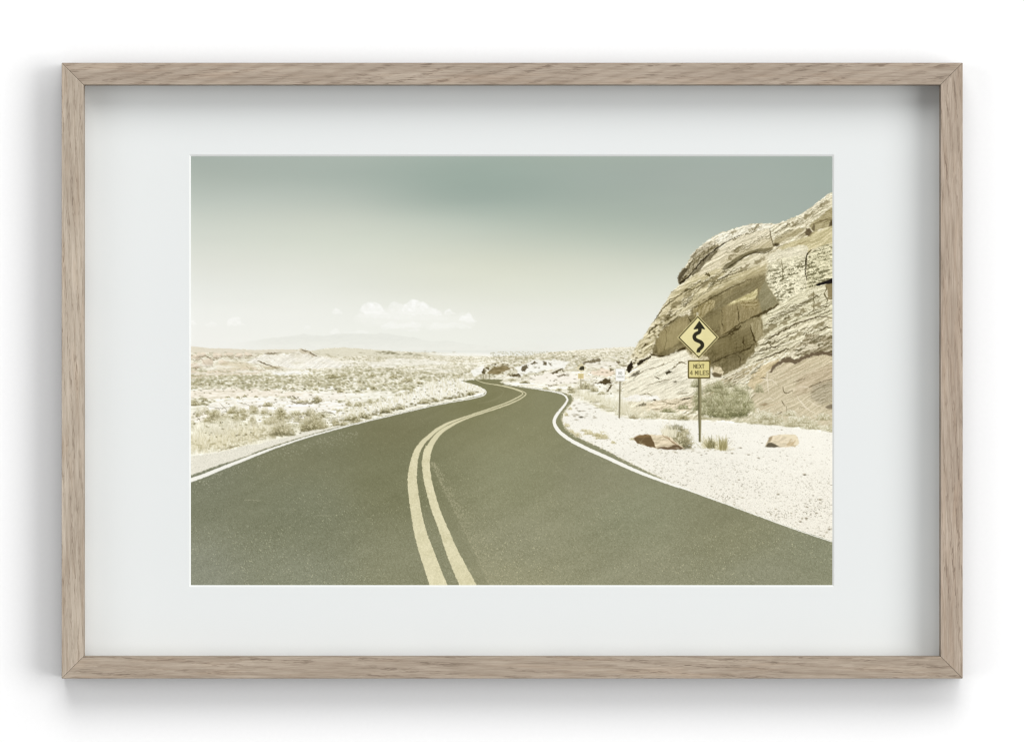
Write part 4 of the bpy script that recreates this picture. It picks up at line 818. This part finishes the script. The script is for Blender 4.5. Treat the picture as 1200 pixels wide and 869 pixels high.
    for pts, a in (([(733.6,432.4),(737,426.4),(740,423),(742,427),(741.6,431),(737,437)], .95), ([(746,426),(750,422),(757,419.6),(763,416.6),(763,418.6),(755,423),(750,427.4),(747,428)], .9), ([(737,442),(743,437),(749,434.4),(749,438),(744,440.6)], .6),
                   ([(780,437),(784,433.6),(788,435),(785,437),(781,439)], .85), ([(748,474.6),(754,471.6),(758,473),(757,475.4),(750,475.6)], .9), ([(762,470),(768,467.4),(769,469)], .85), ([(745,475),(752,474),(750,476)], .7), ([(796,468),(806,465.6),(812,466),(802,468.4)], .8), ([(788,447),(793,446.4),(792,448)], .8), ([(767,441),(772,442.6),(775,444.4),(770,443.6)], .7)):
        cv.fill(pts, blk, alpha=a, warp=.9, wscale=2, seed=int(pts[0][0]), soft=.4)
    for pts, w in (([(788,432),(792,428),(796,425.2),(800,424),(803.6,425.6)], 1.3), ([(741,444),(752,436),(766,430)], .8), ([(756,452),(776,446),(800,440)], .7), ([(750,462),(758,461.4),(764,463)], 1.0), ([(793,462),(800,460.6),(808,461)], .8), ([(762,433),(776,428),(790,422)], .6), ([(776,470),(786,473),(800,470)], 1.0), ([(790,478),(800,474),(812,471)], .9)):
        cv.line(pts, [w * .4] + [w] * (len(pts) - 2) + [w * .4], (100,88,58), alpha=.75, warp=.9, wscale=3, seed=int(pts[0][0]))
    # stone under the plaque
    tex([(834,434),(838,428.6),(843,430),(848,436),(846,441),(838,441)], (216,204,170), 14, -30, 6, 3, 117)
    cv.fill([(833,437),(838,436),(844,438),(847,439),(845,442),(837,442)], (92,80,52), alpha=.8, warp=.8, soft=.8)
    # layered ledges running up to the right
    # pale and dark stripes alternate from ledge to ledge
    for k in range(9):
        o = k * 2.1; x1 = 905 - k * 3.4
        col = (236,228,202) if k % 2 == 0 else (176,162,124)
        cv.line([(824, 452 + o * .9), (850, 442.6 + o * .75), (876, 430 + o * .6), (x1, 417 + o * .9)], [1.2, 1.9, 1.6, .5], col, alpha=.8, warp=1.2, wscale=5, seed=k)
        cv.line([(826 + k, 453.4 + o * .9), (850, 443.8 + o * .75), (872, 433 + o * .6)], [.3, .9, .4], (84,74,46), alpha=.75, warp=1.3, wscale=4, seed=k + 40)
    sel = cv.ids == cv.rid('printed_rock_outcrop')
    k = (.20 * sstep(470, 410, cv.Y) * sel)[..., None]
    cv.img += k * (cv.img - np.array([206, 198, 168.])) - (k > 0) * np.array([3, 4, 7.]) * sstep(440, 400, cv.Y)[..., None]
    # shrubs at the rock's foot
    for (x, y, w, h, n) in ((822,481,24,18,130), (800,479,16,6,60), (782,483,20,6,50), (842,480,40,34,500), (868,478,26,30,300), (848,487,54,32,620), (864,489,42,36,520), (836,489,30,20,240)):
        cv.shrub(x, y, w, h, (100,99,64), (158,155,114), (222,218,186), n, region='printed_shrub' if w > 22 else None, spiky=.9)
    for (x, y, w, h, n) in ((888,497,28,18,130), (908,498,32,16,160), (930,500,28,15,120), (952,503,26,13,90), (972,507,22,12,70), (898,492,20,14,80), (942,496,22,10,60), (765,489,22,10,90), (760,492,20,8,60), (744,490,16,9,60), (790,491,26,9,90), (801,492,18,7,90), (826,491,18,6,60), (965,492,24,9,70), (925,487,18,7,50), (866,495,14,5,30)):
        cv.shrub(x, y, w, h, (150,142,106), (208,202,170), (244,240,220), n, region='printed_shrub' if w > 22 and h > 10 else None, alpha=.7)
    for k in range(46):
        px = r.uniform(812, 892); py = r.uniform(452, 486); w = r.uniform(6, 15)
        cv.shrub(px, py, w, w * r.uniform(.6, 1.1), (104,102,68), (164,160,122), (226,222,192), 14, alpha=r.uniform(.25, .6), spiky=.9)
    for k in range(26):
        x0, y0 = r.uniform(820, 880), r.uniform(470, 488); a = r.normal(np.pi / 2, .6); Lh = r.uniform(12, 28)
        cv.blade(x0, y0, x0 + np.cos(a) * Lh, y0 - np.sin(a) * Lh, r.uniform(.5, .9), [(112,104,72), (196,190,156), (150,146,106)][r.integers(3)], .5)
    cv.shrub(801, 493, 15, 8, (100,94,60), (160,152,112), (214,206,172), 60)
    for k in range(40):
        px = r.uniform(790, 890); cv.spot(px, 490 + (px - 790) * .03 + r.normal(0, 1.6), r.uniform(.6, 3), r.uniform(.3, .8), (200,192,158), .5, soft=.8)
    cv.grass(726, 760, lambda x: 489, 18, [(240,234,212), (228,220,190), (214,205,170), (214,206,174)], 260, lean=.35, alpha=.3, w=.6)
    for k in range(40):
        px = r.uniform(704, 748); cv.spot(px, 489.6 + r.normal(0, 1.5) + abs(px - 726) * .02, r.uniform(.6, 2.4), r.uniform(.3, .8), (130,118,82), r.uniform(.3, .75), soft=.6)

def paint_foreground_stones(cv):
    r = cv.rng
    cv.shrub(793, 525, 42, 29, (84,78,48), (152,144,106), (222,214,182), 460, region='printed_shrub')
    for k in range(40):
        px, py = r.uniform(782, 800), 500 + r.uniform(-2.5, 2.5) + 0; cv.spot(px, py + abs(px - 791) * .25, r.uniform(.8, 2.4), r.uniform(.6, 1.3), (96,90,58), .32, soft=.8)
    cv.grass(776, 792, lambda x: 513, 12, [(232,225,196), (242,236,212)], 140, lean=.35, alpha=.6)
    pts = [(741.8,513.6),(748,510),(760.8,508.8),(770,510),(781,510),(787,512.6),(792,517),(797,521),(802,525),(792,526.4),(782,525.8),(768,524.6),(758,522.6),(748,518.8)]
    sl, X, Y, m, d = cv.area(pts, warp=.8, wscale=4, seed=12)
    e = fbm(X / 7, Y / 3.4, 4, 5); e2 = fbm((X + .8) / 7, (Y + .8) / 3.4, 4, 5)
    c = np.array([224, 209, 178.]) + (np.clip((e - e2) * 2.4, -1, 1) * 22)[..., None]
    cv.put(sl, c, m, ('printed_boulder', 'printed boulder with a dark brown face beside the sign post'))
    cv.fill([(741.8,513.6),(748,510),(760,508.8),(763,511),(766,516),(768,524.6),(758,522.6),(748,518.8)], (98,78,48), alpha=.92, warp=.9, wscale=3, soft=.5)
    cv.fill([(744,512),(750,509.8),(760,509.2),(763,511.6),(752,512.4)], (150,122,82), alpha=.6, warp=.8, soft=.8)
    cv.fill([(768,524.6),(776,523.4),(784,523.6),(790,521.4),(796,522),(802,525.4),(792,527),(780,526.6)], (88,68,44), alpha=.85, warp=.8, wscale=3, soft=.5)
    cv.line([(776,510),(786,515.6),(794,522)], [.5,1.2,.6], (140,112,78), alpha=.75, warp=.8)
    for k in range(4): cv.blade(750 + r.uniform(-4, 6), 521 + r.uniform(-2, 1), 750 + r.uniform(-7, 9), 516 + r.uniform(-4, 2), .6, (196,186,146), .4)
    pts = [(896.6,523),(899,517),(901,512.4),(906,510.4),(914.6,509.2),(924,508.6),(933,510),(936,514),(936.4,519),(932,523),(920,523.8),(910,523.6)]
    sl, X, Y, m, d = cv.area(pts, warp=.8, wscale=4, seed=15)
    e = fbm(X / 6, Y / 3, 4, 8); e2 = fbm((X + .8) / 6, (Y + .8) / 3, 4, 8)
    cv.put(sl, np.array([228, 214, 184.]) + (np.clip((e - e2) * 2.4, -1, 1) * 16)[..., None], m, ('printed_boulder', 'printed small tan boulder alone on the pale gravel'))
    cv.fill([(912,509.4),(924,508.6),(933,510),(936,517),(935,522),(930,516),(922,512)], (241,228,196), alpha=.8, warp=.8, soft=1)
    cv.fill([(896.6,523.4),(899.4,518.8),(904,518.4),(909,520.4),(913.6,523),(906,524)], (86,78,60), alpha=.9, warp=.6, soft=.5)
    cv.fill([(899,518),(901,512.6),(905,511.4),(904,514.4),(902,518)], (150,132,100), alpha=.75, warp=.7, soft=.7)
    for (a, b) in (((923,521),(927,514.6)), ((927,522),(932,516))): cv.line([a, b], 1.6, (196,170,126), alpha=.5, warp=1, wscale=2)
    cv.fill([(922,522),(925,518),(930,518),(932,522.4)], (186,162,118), alpha=.45, warp=1, soft=.8)
    for k in range(60):
        px = r.uniform(770, 860); cv.spot(px, 526 + r.normal(0, 2.2), r.uniform(.5, 1.6), r.uniform(.3, .6), [(196,184,150), (140,128,96), (222,214,188)][r.integers(3)], r.uniform(.3, .7), soft=.5)
    # tuft at the foot of the post
    cv.grass(821, 853, lambda x: 525 + (x - 821) * .08, 11, [(206,196,150), (226,218,182), (178,168,122), (238,232,206)], 210, lean=.45, alpha=.65)
    cv.grass(829, 838, lambda x: 525.4, 9, [(120,112,74), (150,142,98), (96,90,56)], 60, lean=.6, alpha=.65)
    cv.grass(843, 851, lambda x: 528.6, 12, [(150,140,92), (186,176,128), (130,122,78)], 70, lean=.25, alpha=.6)

LEFT_EDGE = [(215,560),(224,556.4),(240,550.4),(255,545),(270,540.4),(285,535.4),(297,530.6),(310,525.4),(322,521.4),(335,517.6),(345,514.4),(358,510.4),(370,507.2),(385,503),(400,499.2),(415,495.6),(430,492.2),(445,488.6),(460,485.2),(478,480.8),(495,476.8),(508,474),(520,471.6),(533,469.4),(545,467.2),(554,465.2),(561,463.6),(566,461.8),(568.6,459.8),(568.4,457.4),(566,455),(562,452.6),(557,450.6),(551,449),(545,447.6),(541,446.4)]
RIGHT_EDGE = [(590,444.4),(588,446.4),(585.6,447.6),(592,449.6),(602,451.4),(615,453.2),(630,455.2),(644,457.2),(655,458.8),(664,460.6),(669,463),(672,466.6),(671.4,470),(667.6,475),(663,480),(660,485),(659,491),(660,496.6),(663,501.4),(668,506),(675,511),(684,515.6),(695,520.4),(706,525.4),(718,531.4),(730,537.8),(741,543.6),(755,550.4),(768,556.6),(777,561.4),(786,565.8),(800,571.2),(815,576.6),(830,582),(848,588.6),(866,595),(890,604.2),(913,613),(940,622),(960,628.6),(976,634)]

def paint_road(cv):
    r = cv.rng
    # gravel strip left
    sl, X, Y, m, d = cv.area([(215,536),(235,533),(262,529),(285,522.6),(305,519.4),(325,515),(345,509.6),(372,503.6),(398,498.4),(400,500),(345,516),(300,532),(224,558),(215,562)], warp=1.2, wscale=5, soft=.8, seed=6)
    f = fbm(X / 1.4, Y / 1.0, 2, 91)
    cv.put(sl, np.array([236, 232, 216.]) + (f * 10)[..., None] - (sstep(.45, 1, f) * 30)[..., None] + r.normal(0, 4, X.shape)[..., None], m)
    road = LEFT_EDGE + [(553,445),(566,444.4),(580,444.2)] + RIGHT_EDGE + [(976, 700), (215, 700)]
    sl, X, Y, m, d = cv.area(road, warp=.45, wscale=2.2, seed=14)
    key = np.array([(224,560,126,128,105), (224,684,140,142,123), (350,520,125,125,97), (350,600,127,129,104), (350,684,138,140,117), (470,490,124,122,90), (470,560,124,124,93), (480,684,138,138,110), (560,465,126,124,88),
                    (600,455,132,129,94), (640,470,137,136,103), (600,500,139,138,105), (600,560,141,141,110), (620,640,147,146,118), (600,684,152,150,120), (700,560,141,140,112), (740,600,141,142,114), (760,684,148,147,120), (860,620,136,135,106), (900,684,143,143,118), (970,650,137,138,112)], float)
    num = 0; den = 0
    for x, y, a, b, c in key:
        w = 1.0 / (((X - x) / 1.3) ** 2 + (Y - y) ** 2 + 300) ** 1.6
        num = num + w[..., None] * np.array([a, b, c]); den = den + w
    c = num / den[..., None]
    near = sstep(445, 680, Y)
    g1 = fbm(X / 1.5, Y / 1.2, 2, 401); g2 = r.normal(0, 1, X.shape)
    c = c + ((g1 * 6 + g2 * 4) * (.25 + near))[..., None]
    spk = sstep(.66, 1.05, fbm(X / 1.25, Y / 1.0, 2, 409)) * (.2 + near) * (.6 + .5 * fbm(X / 60, Y / 40, 3, 411))
    c = c + np.clip(spk, 0, 1)[..., None] * np.array([40, 38, 33.])
    c = c + (fbm(X / 48, Y / 14, 4, 413) * 2.6)[..., None] + (fbm((X * .55 + Y) / 9, (X - Y * .5) / 90, 3, 417) * 2.4)[..., None]
    # a darker strip and pale speckles run beside the centre line
    cv.put(sl, c, m, 'printed_road')
    cl = [(575,481.6),(548,491.6),(533,499.6),(521,507.6),(512.6,517.6),(508.4,530),(507.6,545),(511.6,562),(517.6,580),(526,600),(537,622),(549,645),(561,666),(572,686)]
    bd = [(504.6,541),(506.6,546),(511,556),(516,566),(522,578),(529,592),(536,606),(544,622),(552,638),(560,654),(568,672),(575,690)]
    cv.fill([(502,541)] + bd + [(561,690),(548,664),(536,642),(526,622),(516,602),(509,582),(504.6,562)], (126,124,94), alpha=.22, soft=9)
    for k in range(1500):
        t = r.uniform(0, 1); yy = 541 + t * 148; x = np.interp(yy, [q[1] for q in bd], [q[0] for q in bd])
        off = r.normal(.8, 1.6) if r.random() < .16 else abs(r.normal(0, 1)) * (3 + (yy - 540) * .14)
        cv.spot(x + off, yy, r.uniform(.25, .5), r.uniform(.22, .4), (192,186,154), r.uniform(.2, .6), soft=.2)
    for k in range(500):
        x = r.uniform(224, 420); y = np.interp(x, [224, 300, 345, 400], [562, 533, 518, 503]) + 3 + abs(r.normal(0, 9)); cv.spot(x, y, r.uniform(.25, .5), r.uniform(.22, .4), (200,196,172), r.uniform(.15, .6), soft=.3)
    for k in range(900):
        x = r.uniform(600, 975); y = r.uniform(500, 684); lo = np.interp(x, [660, 780, 866, 975], [510, 570, 600, 640])
        if x > 650 and y < lo: continue
        cv.spot(x, y, r.uniform(.25, .5), r.uniform(.22, .4), (188,184,156), r.uniform(.15, .55), soft=.3)
    for pts in ([(334,565),(338,566.4),(342,568)], [(370,604),(380,603.6),(388,604.6)], [(286,586),(296,585.4),(304,586.4)]): cv.line(pts, .8, (168,166,138), alpha=.6, warp=.6, wscale=2)
    for pts in ([(640,535),(655,548),(668,560)], [(704,562),(722,571),(742,582)], [(820,652),(838,650.6),(850,651)], [(682,646),(690,647),(702,645)]): cv.line(pts, 1.0, (128,126,98) if pts[0][0] > 800 else (160,156,124), alpha=.3, warp=1, soft=1)
    E = np.array(RIGHT_EDGE)
    for k in range(380):
        i = r.uniform(9, 36); j = int(i); f = i - j; x, y = E[j] * (1 - f) + E[j + 1] * f
        cv.spot(x - abs(r.normal(0, 1.0)) + .4, y + r.normal(0, .7), r.uniform(.3, 1.0), r.uniform(.25, .5), (232,224,198) if r.random() < .7 else (176,168,132), r.uniform(.2, .7), soft=.4)
    E = np.array(LEFT_EDGE)
    for k in range(420):
        i = r.uniform(0, 20); j = int(i); f = i - j; x, y = E[j] * (1 - f) + E[j + 1] * f
        cv.spot(x + r.normal(0, .8), y + abs(r.normal(0, .9)) - .3, r.uniform(.3, .9), r.uniform(.2, .45), (230,224,204), r.uniform(.2, .6), soft=.4)
    # inside-of-bend dust arc
    cv.line([(560,472.6),(574,470),(585,465),(590,459),(586,455)], [.5,1.2,1.4,1,.5], (148,144,110), alpha=.5, soft=1)
    # white edge lines
    W = (253, 251, 242)
    cv.line([(218,565),(224,562.4),(240,556.4),(262,547.6),(285,538.6),(300,532.6),(312,528),(325,523.4),(345,516.6),(370,509),(400,500.8),(430,493.2),(460,486.2),(495,477.8),(520,472.6),(545,468.2),(560,465.2),(567,462.6),(569.6,459.8),(568.8,457.2),(566.6,455.6)], [4.8,4.7,4.4,4.0,3.4,3.0,2.7,2.3,2.0,1.7,1.5,1.3,1.2,1.1,1.1,1.0,1.1,1.3,1.2,1.0,.6], W, ('printed_edge_line', 'printed white edge line along the left verge'), alpha=.96, warp=.3, wscale=2)
    cv.line([(563.6,461.4),(566,459.4),(567,457.4),(565,457.4),(563.6,459.4),(564.4,461.4)], .7, (252,250,240), alpha=.9)
    cv.line([(590,450.4),(610,453),(630,455.8),(648,458.6),(656,460.4),(661.6,463),(664.6,466.6),(664.4,469.8),(661,475.4),(655.6,481.6),(651.4,487.6),(649.6,493),(650.6,498.4),(653.6,503.4),(659.6,509),(668,515),(680,521.6),(694,528.2),(708,534.4),(724,541.8),(741,549.6),(760,557.2),(780,564.6),(793,569.4),(804,572.8),(819,578.6),(850,589.8),(890,604.6),(930,619.2),(976,634.8)],
            [.4,.6,.9,1.4,1.7,2.0,2.2,2.4,2.7,3.2,3.6,3.8,4.0,4.2,4.2,4.2,4.1,4.1,4.1,4.0,3.9,3.6,3.0,2.4,1.9,1.4,1.2,1.1,1.0,1.0], W, ('printed_edge_line', 'printed white edge line along the right verge'), alpha=.97, warp=.3, wscale=2)
    # double centre line (left edge, right edge) pairs
    LL = [(684.9,503.7,524.6),(666,497.3,516.5),(644,490.3,507.8),(622,485,499.6),(600,481.4,494.2),(579,478.7,490.6),(561,477.6,488.6),(543.7,480.2,489.4),(532,483.6,491.6),(522,488.4,495.8),(511,498,504.6)]
    RR = [(684.9,538.8,559),(666,530,548.2),(644,521.8,536.4),(622,514.6,526.4),(600,506.6,517),(579,500.2,510.2),(561,496.2,505.8),(543.7,494.4,503.8),(532,495.6,504.8),(522,499,507.8),(511,506,513.4)]
    farL = [(489,528),(492.3,522.4),(497,516.4),(502.5,511.5),(510,504.8),(517.5,499.9),(525,495.9),(532.5,492.8),(540,490),(547.5,487.6),(555,485),(570,480),(585,474.9),(597,470.2),(605,466.4),(610,463.6),(612.6,461.4),(611.8,459.6),(608,457.6),(600,455),(590,452.4),(578,450.2),(569,448.8),(562,446.8),(558.6,445.4)]
    nearR = [(501.4,530),(503,525),(506,519),(510,513),(514.5,507.8),(520.5,502.9),(526.5,499.5),(532.5,496.2),(540,492.8),(547.5,489.8),(555,487),(570,482.2),(585,477.4),(597,473),(607,468.6),(613,465),(616,462),(615.8,460.2),(611.6,458),(603,455),(592,452.2),(580,450.2)]
    Y1 = np.array([222, 215, 178.])
    def stripe(rows, tail, wt, reg):
        a = [(l, y) for y, l, q in rows]; b = [(q, y) for y, l, q in rows]
        a[0] = (a[0][0] + (a[0][0] - a[1][0]) * .2, 690); b[0] = (b[0][0] + (b[0][0] - b[1][0]) * .2, 690)
        pts = spline(a, 5).tolist() + spline(b, 5).tolist()[::-1]
        sl, X, Y, m, d = cv.area(pts, warp=.5, wscale=1.8, seed=33)
        n = fbm(X / 1.6, Y / 1.3, 3, 55); n2 = fbm(X / 12, Y / 9, 2, 57)
        c = Y1 + (n * 9 + n2 * 5 + r.normal(0, 3, X.shape))[..., None] * np.array([1, 1, 1.15])
        cv.put(sl, c, m, reg)
        cv.line(tail, wt, Y1 + 4, reg, alpha=.95, warp=.2, wscale=2)
    stripe(LL[:-1], farL, [6.4,6.0,5.2,4.6,4.0,3.4,2.8,2.2,1.7,1.5,1.45,1.4,1.35,1.3,1.25,1.2,1.1,1.0,1.0,.9,.9,.8,.8,.7,.5], ('printed_centre_line', 'printed left stripe of the double yellow centre line'))
    stripe(RR[:-1], nearR, [7.4,7.0,6.4,5.7,5.0,4.1,3.5,2.9,2.1,1.6,1.5,1.45,1.4,1.35,1.3,1.2,1.1,1.0,.9,.8,.7,.5], ('printed_centre_line', 'printed right stripe of the double yellow centre line'))

def paint_signs(cv):
    # distant small sign
    cv.line([(680.6,440),(680.6,455)], .8, (150,140,106), 'printed_distant_sign', smooth=False)
    cv.fill([(675,431.2),(681.2,425),(687.4,431.2),(681.2,437.2)], (226,214,170), 'printed_distant_sign', alpha=.6)
    cv.fill([(678.4,432.4),(680,429.6),(683,428.4),(685,430.4),(684.6,433.6),(681,434)], (44,40,24), alpha=.9, warp=.5, wscale=1.5)
    cv.fill([(677.4,437.4),(684,437.4),(684,443.6),(677.4,443.6)], (219,200,142), 'printed_distant_sign', alpha=.85)
    for y in (439.4, 441.6): cv.line([(678.6,y),(682.8,y)], .6, (178,160,104), alpha=.7, smooth=False)
    # white regulatory sign
    cv.line([(726.7,446),(726.3,462),(725.8,489)], 1.7, (128,120,94), 'printed_parking_sign', smooth=False)
    cv.line([(727.2,446),(726.8,462),(726.3,489)], .5, (176,168,140), alpha=.7, smooth=False)
    cv.fill([(721.2,431.4),(732.6,431.4),(732.6,446.6),(721.2,446.6)], (206,202,184), alpha=.9)
    cv.fill([(721.7,431.9),(732.1,431.9),(732.1,446.1),(721.7,446.1)], (253,252,246), 'printed_parking_sign')
    words(cv, 'NO', 725.1, 728.7, 435.6, 438.6, .55, (150,148,134), .9)
    words(cv, 'PARKING', 723.1, 730.9, 440.6, 442.4, .35, (176,174,162), .85)
    # post of the bend sign
    P = 'printed_sign_post'
    cv.fill([(817.7,443),(821.5,443),(821.9,480),(821.3,517.6),(818.9,517.6),(818.2,480)], (120,114,82), P)
    cv.fill([(819.9,443),(821.5,443),(821.9,480),(821.3,517.6),(820.6,517.6),(820.5,480)], (160,152,114), P, alpha=.8)
    cv.line([(818.3,444),(818.6,480),(819.2,517)], .7, (82,76,50), alpha=.7, smooth=False)
    cv.fill([(816,452),(818.4,451.4),(818.4,453.4),(816,453.4)], (74,66,40), P, alpha=.85)
    cv.fill([(816,365.8),(818.2,365.8),(818.6,371),(816.2,371)], (196,188,160), 'printed_warning_sign')
    # diamond
    D = [(793.9,395.3),(817.8,369.3),(842.2,395.2),(818.9,420.2)]
    cx, cy = 818.2, 395.0
    sc = lambda k: [(cx + (x - cx) * k, cy + (y - cy) * k) for x, y in D]
    cv.fill(sc(1.01), (220,209,154), 'printed_warning_sign')
    cv.fill(sc(.968), (70,62,30), alpha=.95)
    cv.fill(sc(.888), (231,221,166))
    sl, X, Y, m, d = cv.area(sc(.885))
    cv.put(sl, np.array([231, 221, 164.]) + (fbm(X / 9, Y / 9, 3, 3) * 3)[..., None] + cv.rng.normal(0, 1.5, X.shape)[..., None], m)
    K = (44, 42, 26)
    cv.fill([(819.5,375.6),(826.2,385.0),(825.6,385.9),(822.2,385.1),(817.8,385.3),(813.4,386.0),(812.8,385.2)], K)
    cv.line([(820,384.6),(820.1,387.0),(818.9,389.4),(816,390.8),(814.1,392.8),(813.7,395.2),(815,397.7),(817.8,399.2),(820.8,400.5),(822.8,402.5),(823,405.2),(821.2,407.6),(819.2,409.4),(818.5,411.2),(818.4,413.0)], 4.3, K)
    cv.fill([(815.6,413),(821.2,412.7),(821.2,415.6),(815.6,415.6)], (231,221,164))
    cv.spot(818.2, 413.9, .7, .35, (150,140,90), .5)
    # plaque
    def rrect(x0, y0, x1, y1, q):
        out = []
        for (ax, ay, s) in ((x1 - q, y0 + q, -90), (x1 - q, y1 - q, 0), (x0 + q, y1 - q, 90), (x0 + q, y0 + q, 180)):
            for a in (0, 30, 60, 90): out.append((ax + q * np.cos(np.radians(s + a)), ay + q * np.sin(np.radians(s + a))))
        return out
    cv.fill(rrect(805.9,421.8,832.6,443.5,1.6), (128,114,64), 'printed_plaque')
    cv.fill(rrect(806.3,422.2,832.2,443.1,1.4), (88,76,36), alpha=.95)
    cv.fill(rrect(807.5,423.4,831.1,441.8,1.0), (224,212,146))
    words(cv, 'NEXT', 812.9, 825.2, 426.9, 431.2, .8, (84,75,42), .9)
    words(cv, '4 MILES', 808.8, 830.1, 434.3, 439.0, .8, (84,75,42), .9)
    cv.spot(819.3, 424.6, .5, .4, (120,108,60), .6); cv.spot(819.3, 440.8, .5, .4, (120,108,60), .6)

def paint_picture(S):
    cv = Canvas(S)
    paint_sky(cv); paint_desert(cv); crisp_desert(cv); paint_rock(cv); paint_flat(cv); paint_foreground_stones(cv); paint_road(cv); paint_signs(cv)
    return np.clip(cv.img, 0, 255) / 255.0, cv.ids, [(n, l) for n, l, k in cv.regions]

# ---------------------------------------------------------------- the print: a paper sheet carrying the picture
paper = plaster_material('print_paper', (.7, .7, .68), 900, .02)
px0, pz1 = m_xy(PX0 - 14, PY0 - 14, KP); px1, pz0 = m_xy(PX0 + PW + 14, PY0 + PH + 14, KP)
print_o = link_obj('print', box_mesh('print', px0, px1, -PRINT_D + .0004, -PRINT_D + .0016, pz0, pz1), paper, pic)
print_o['label'] = 'pale faded print of a two-lane road bending through desert'

ink, nt, b = new_mat('printed_ink')
at = nt.nodes.new('ShaderNodeAttribute'); at.attribute_name = 'ink'
tc = nt.nodes.new('ShaderNodeTexCoord'); gn = nt.nodes.new('ShaderNodeTexNoise'); gn.inputs['Scale'].default_value = 1500; gn.inputs['Detail'].default_value = 2
bp = nt.nodes.new('ShaderNodeBump'); bp.inputs['Strength'].default_value = .03; bp.inputs['Distance'].default_value = .0002
nt.links.new(tc.outputs['Object'], gn.inputs['Vector']); nt.links.new(gn.outputs['Fac'], bp.inputs['Height']); nt.links.new(bp.outputs['Normal'], b.inputs['Normal'])
nt.links.new(at.outputs['Color'], b.inputs['Base Color'])
b.inputs['Roughness'].default_value = .75; b.inputs['Specular IOR Level'].default_value = .1

RES = 1.5
LIGHT = 1.215                       # brightness a perfectly white sheet has under these lamps
img, ids, REGIONS = paint_picture(RES)
lin = np.where(img <= .04045, img / 12.92, ((img + .055) / 1.055) ** 2.4) / LIGHT
lin = np.clip(lin, 0.004, .9)
H, W = ids.shape
gx = PX0 + (np.arange(W) + .5) / RES; gy = PY0 + (np.arange(H) + .5) / RES
gx[0] -= 8; gx[-1] += 8; gy[0] -= 8; gy[-1] += 8
GX, GY = np.meshgrid(gx, gy)
VX = (GX - 600.0) * U * KP - CX; VZ = (434.5 - GY) * U * KP - CZ
vid = np.arange(H * W).reshape(H, W)
quads = np.stack([vid[:-1, :-1], vid[1:, :-1], vid[1:, 1:], vid[:-1, 1:]], -1).reshape(-1, 4)
fid = ids[:-1, :-1].reshape(-1)
for k, (name, label) in enumerate(REGIONS):
    q = quads[fid == k]
    if len(q) == 0: continue
    used, inv = np.unique(q, return_inverse=True)
    nf = len(q)
    me = bpy.data.meshes.new(name)
    me.vertices.add(len(used)); me.loops.add(nf * 4); me.polygons.add(nf)
    co = np.empty((len(used), 3), np.float32); co[:, 0] = VX.ravel()[used]; co[:, 1] = -PRINT_D; co[:, 2] = VZ.ravel()[used]
    me.vertices.foreach_set('co', co.ravel())
    me.loops.foreach_set('vertex_index', inv.reshape(-1).astype(np.int32))
    me.polygons.foreach_set('loop_start', np.arange(0, nf * 4, 4, dtype=np.int32))
    me.update(calc_edges=True)
    ca = me.attributes.new('ink', 'FLOAT_COLOR', 'POINT')
    rgba = np.ones((len(used), 4), np.float32); rgba[:, :3] = lin.reshape(-1, 3)[used]
    ca.data.foreach_set('color', rgba.ravel())
    o = link_obj(name, me, ink, print_o)
    o['label'] = label
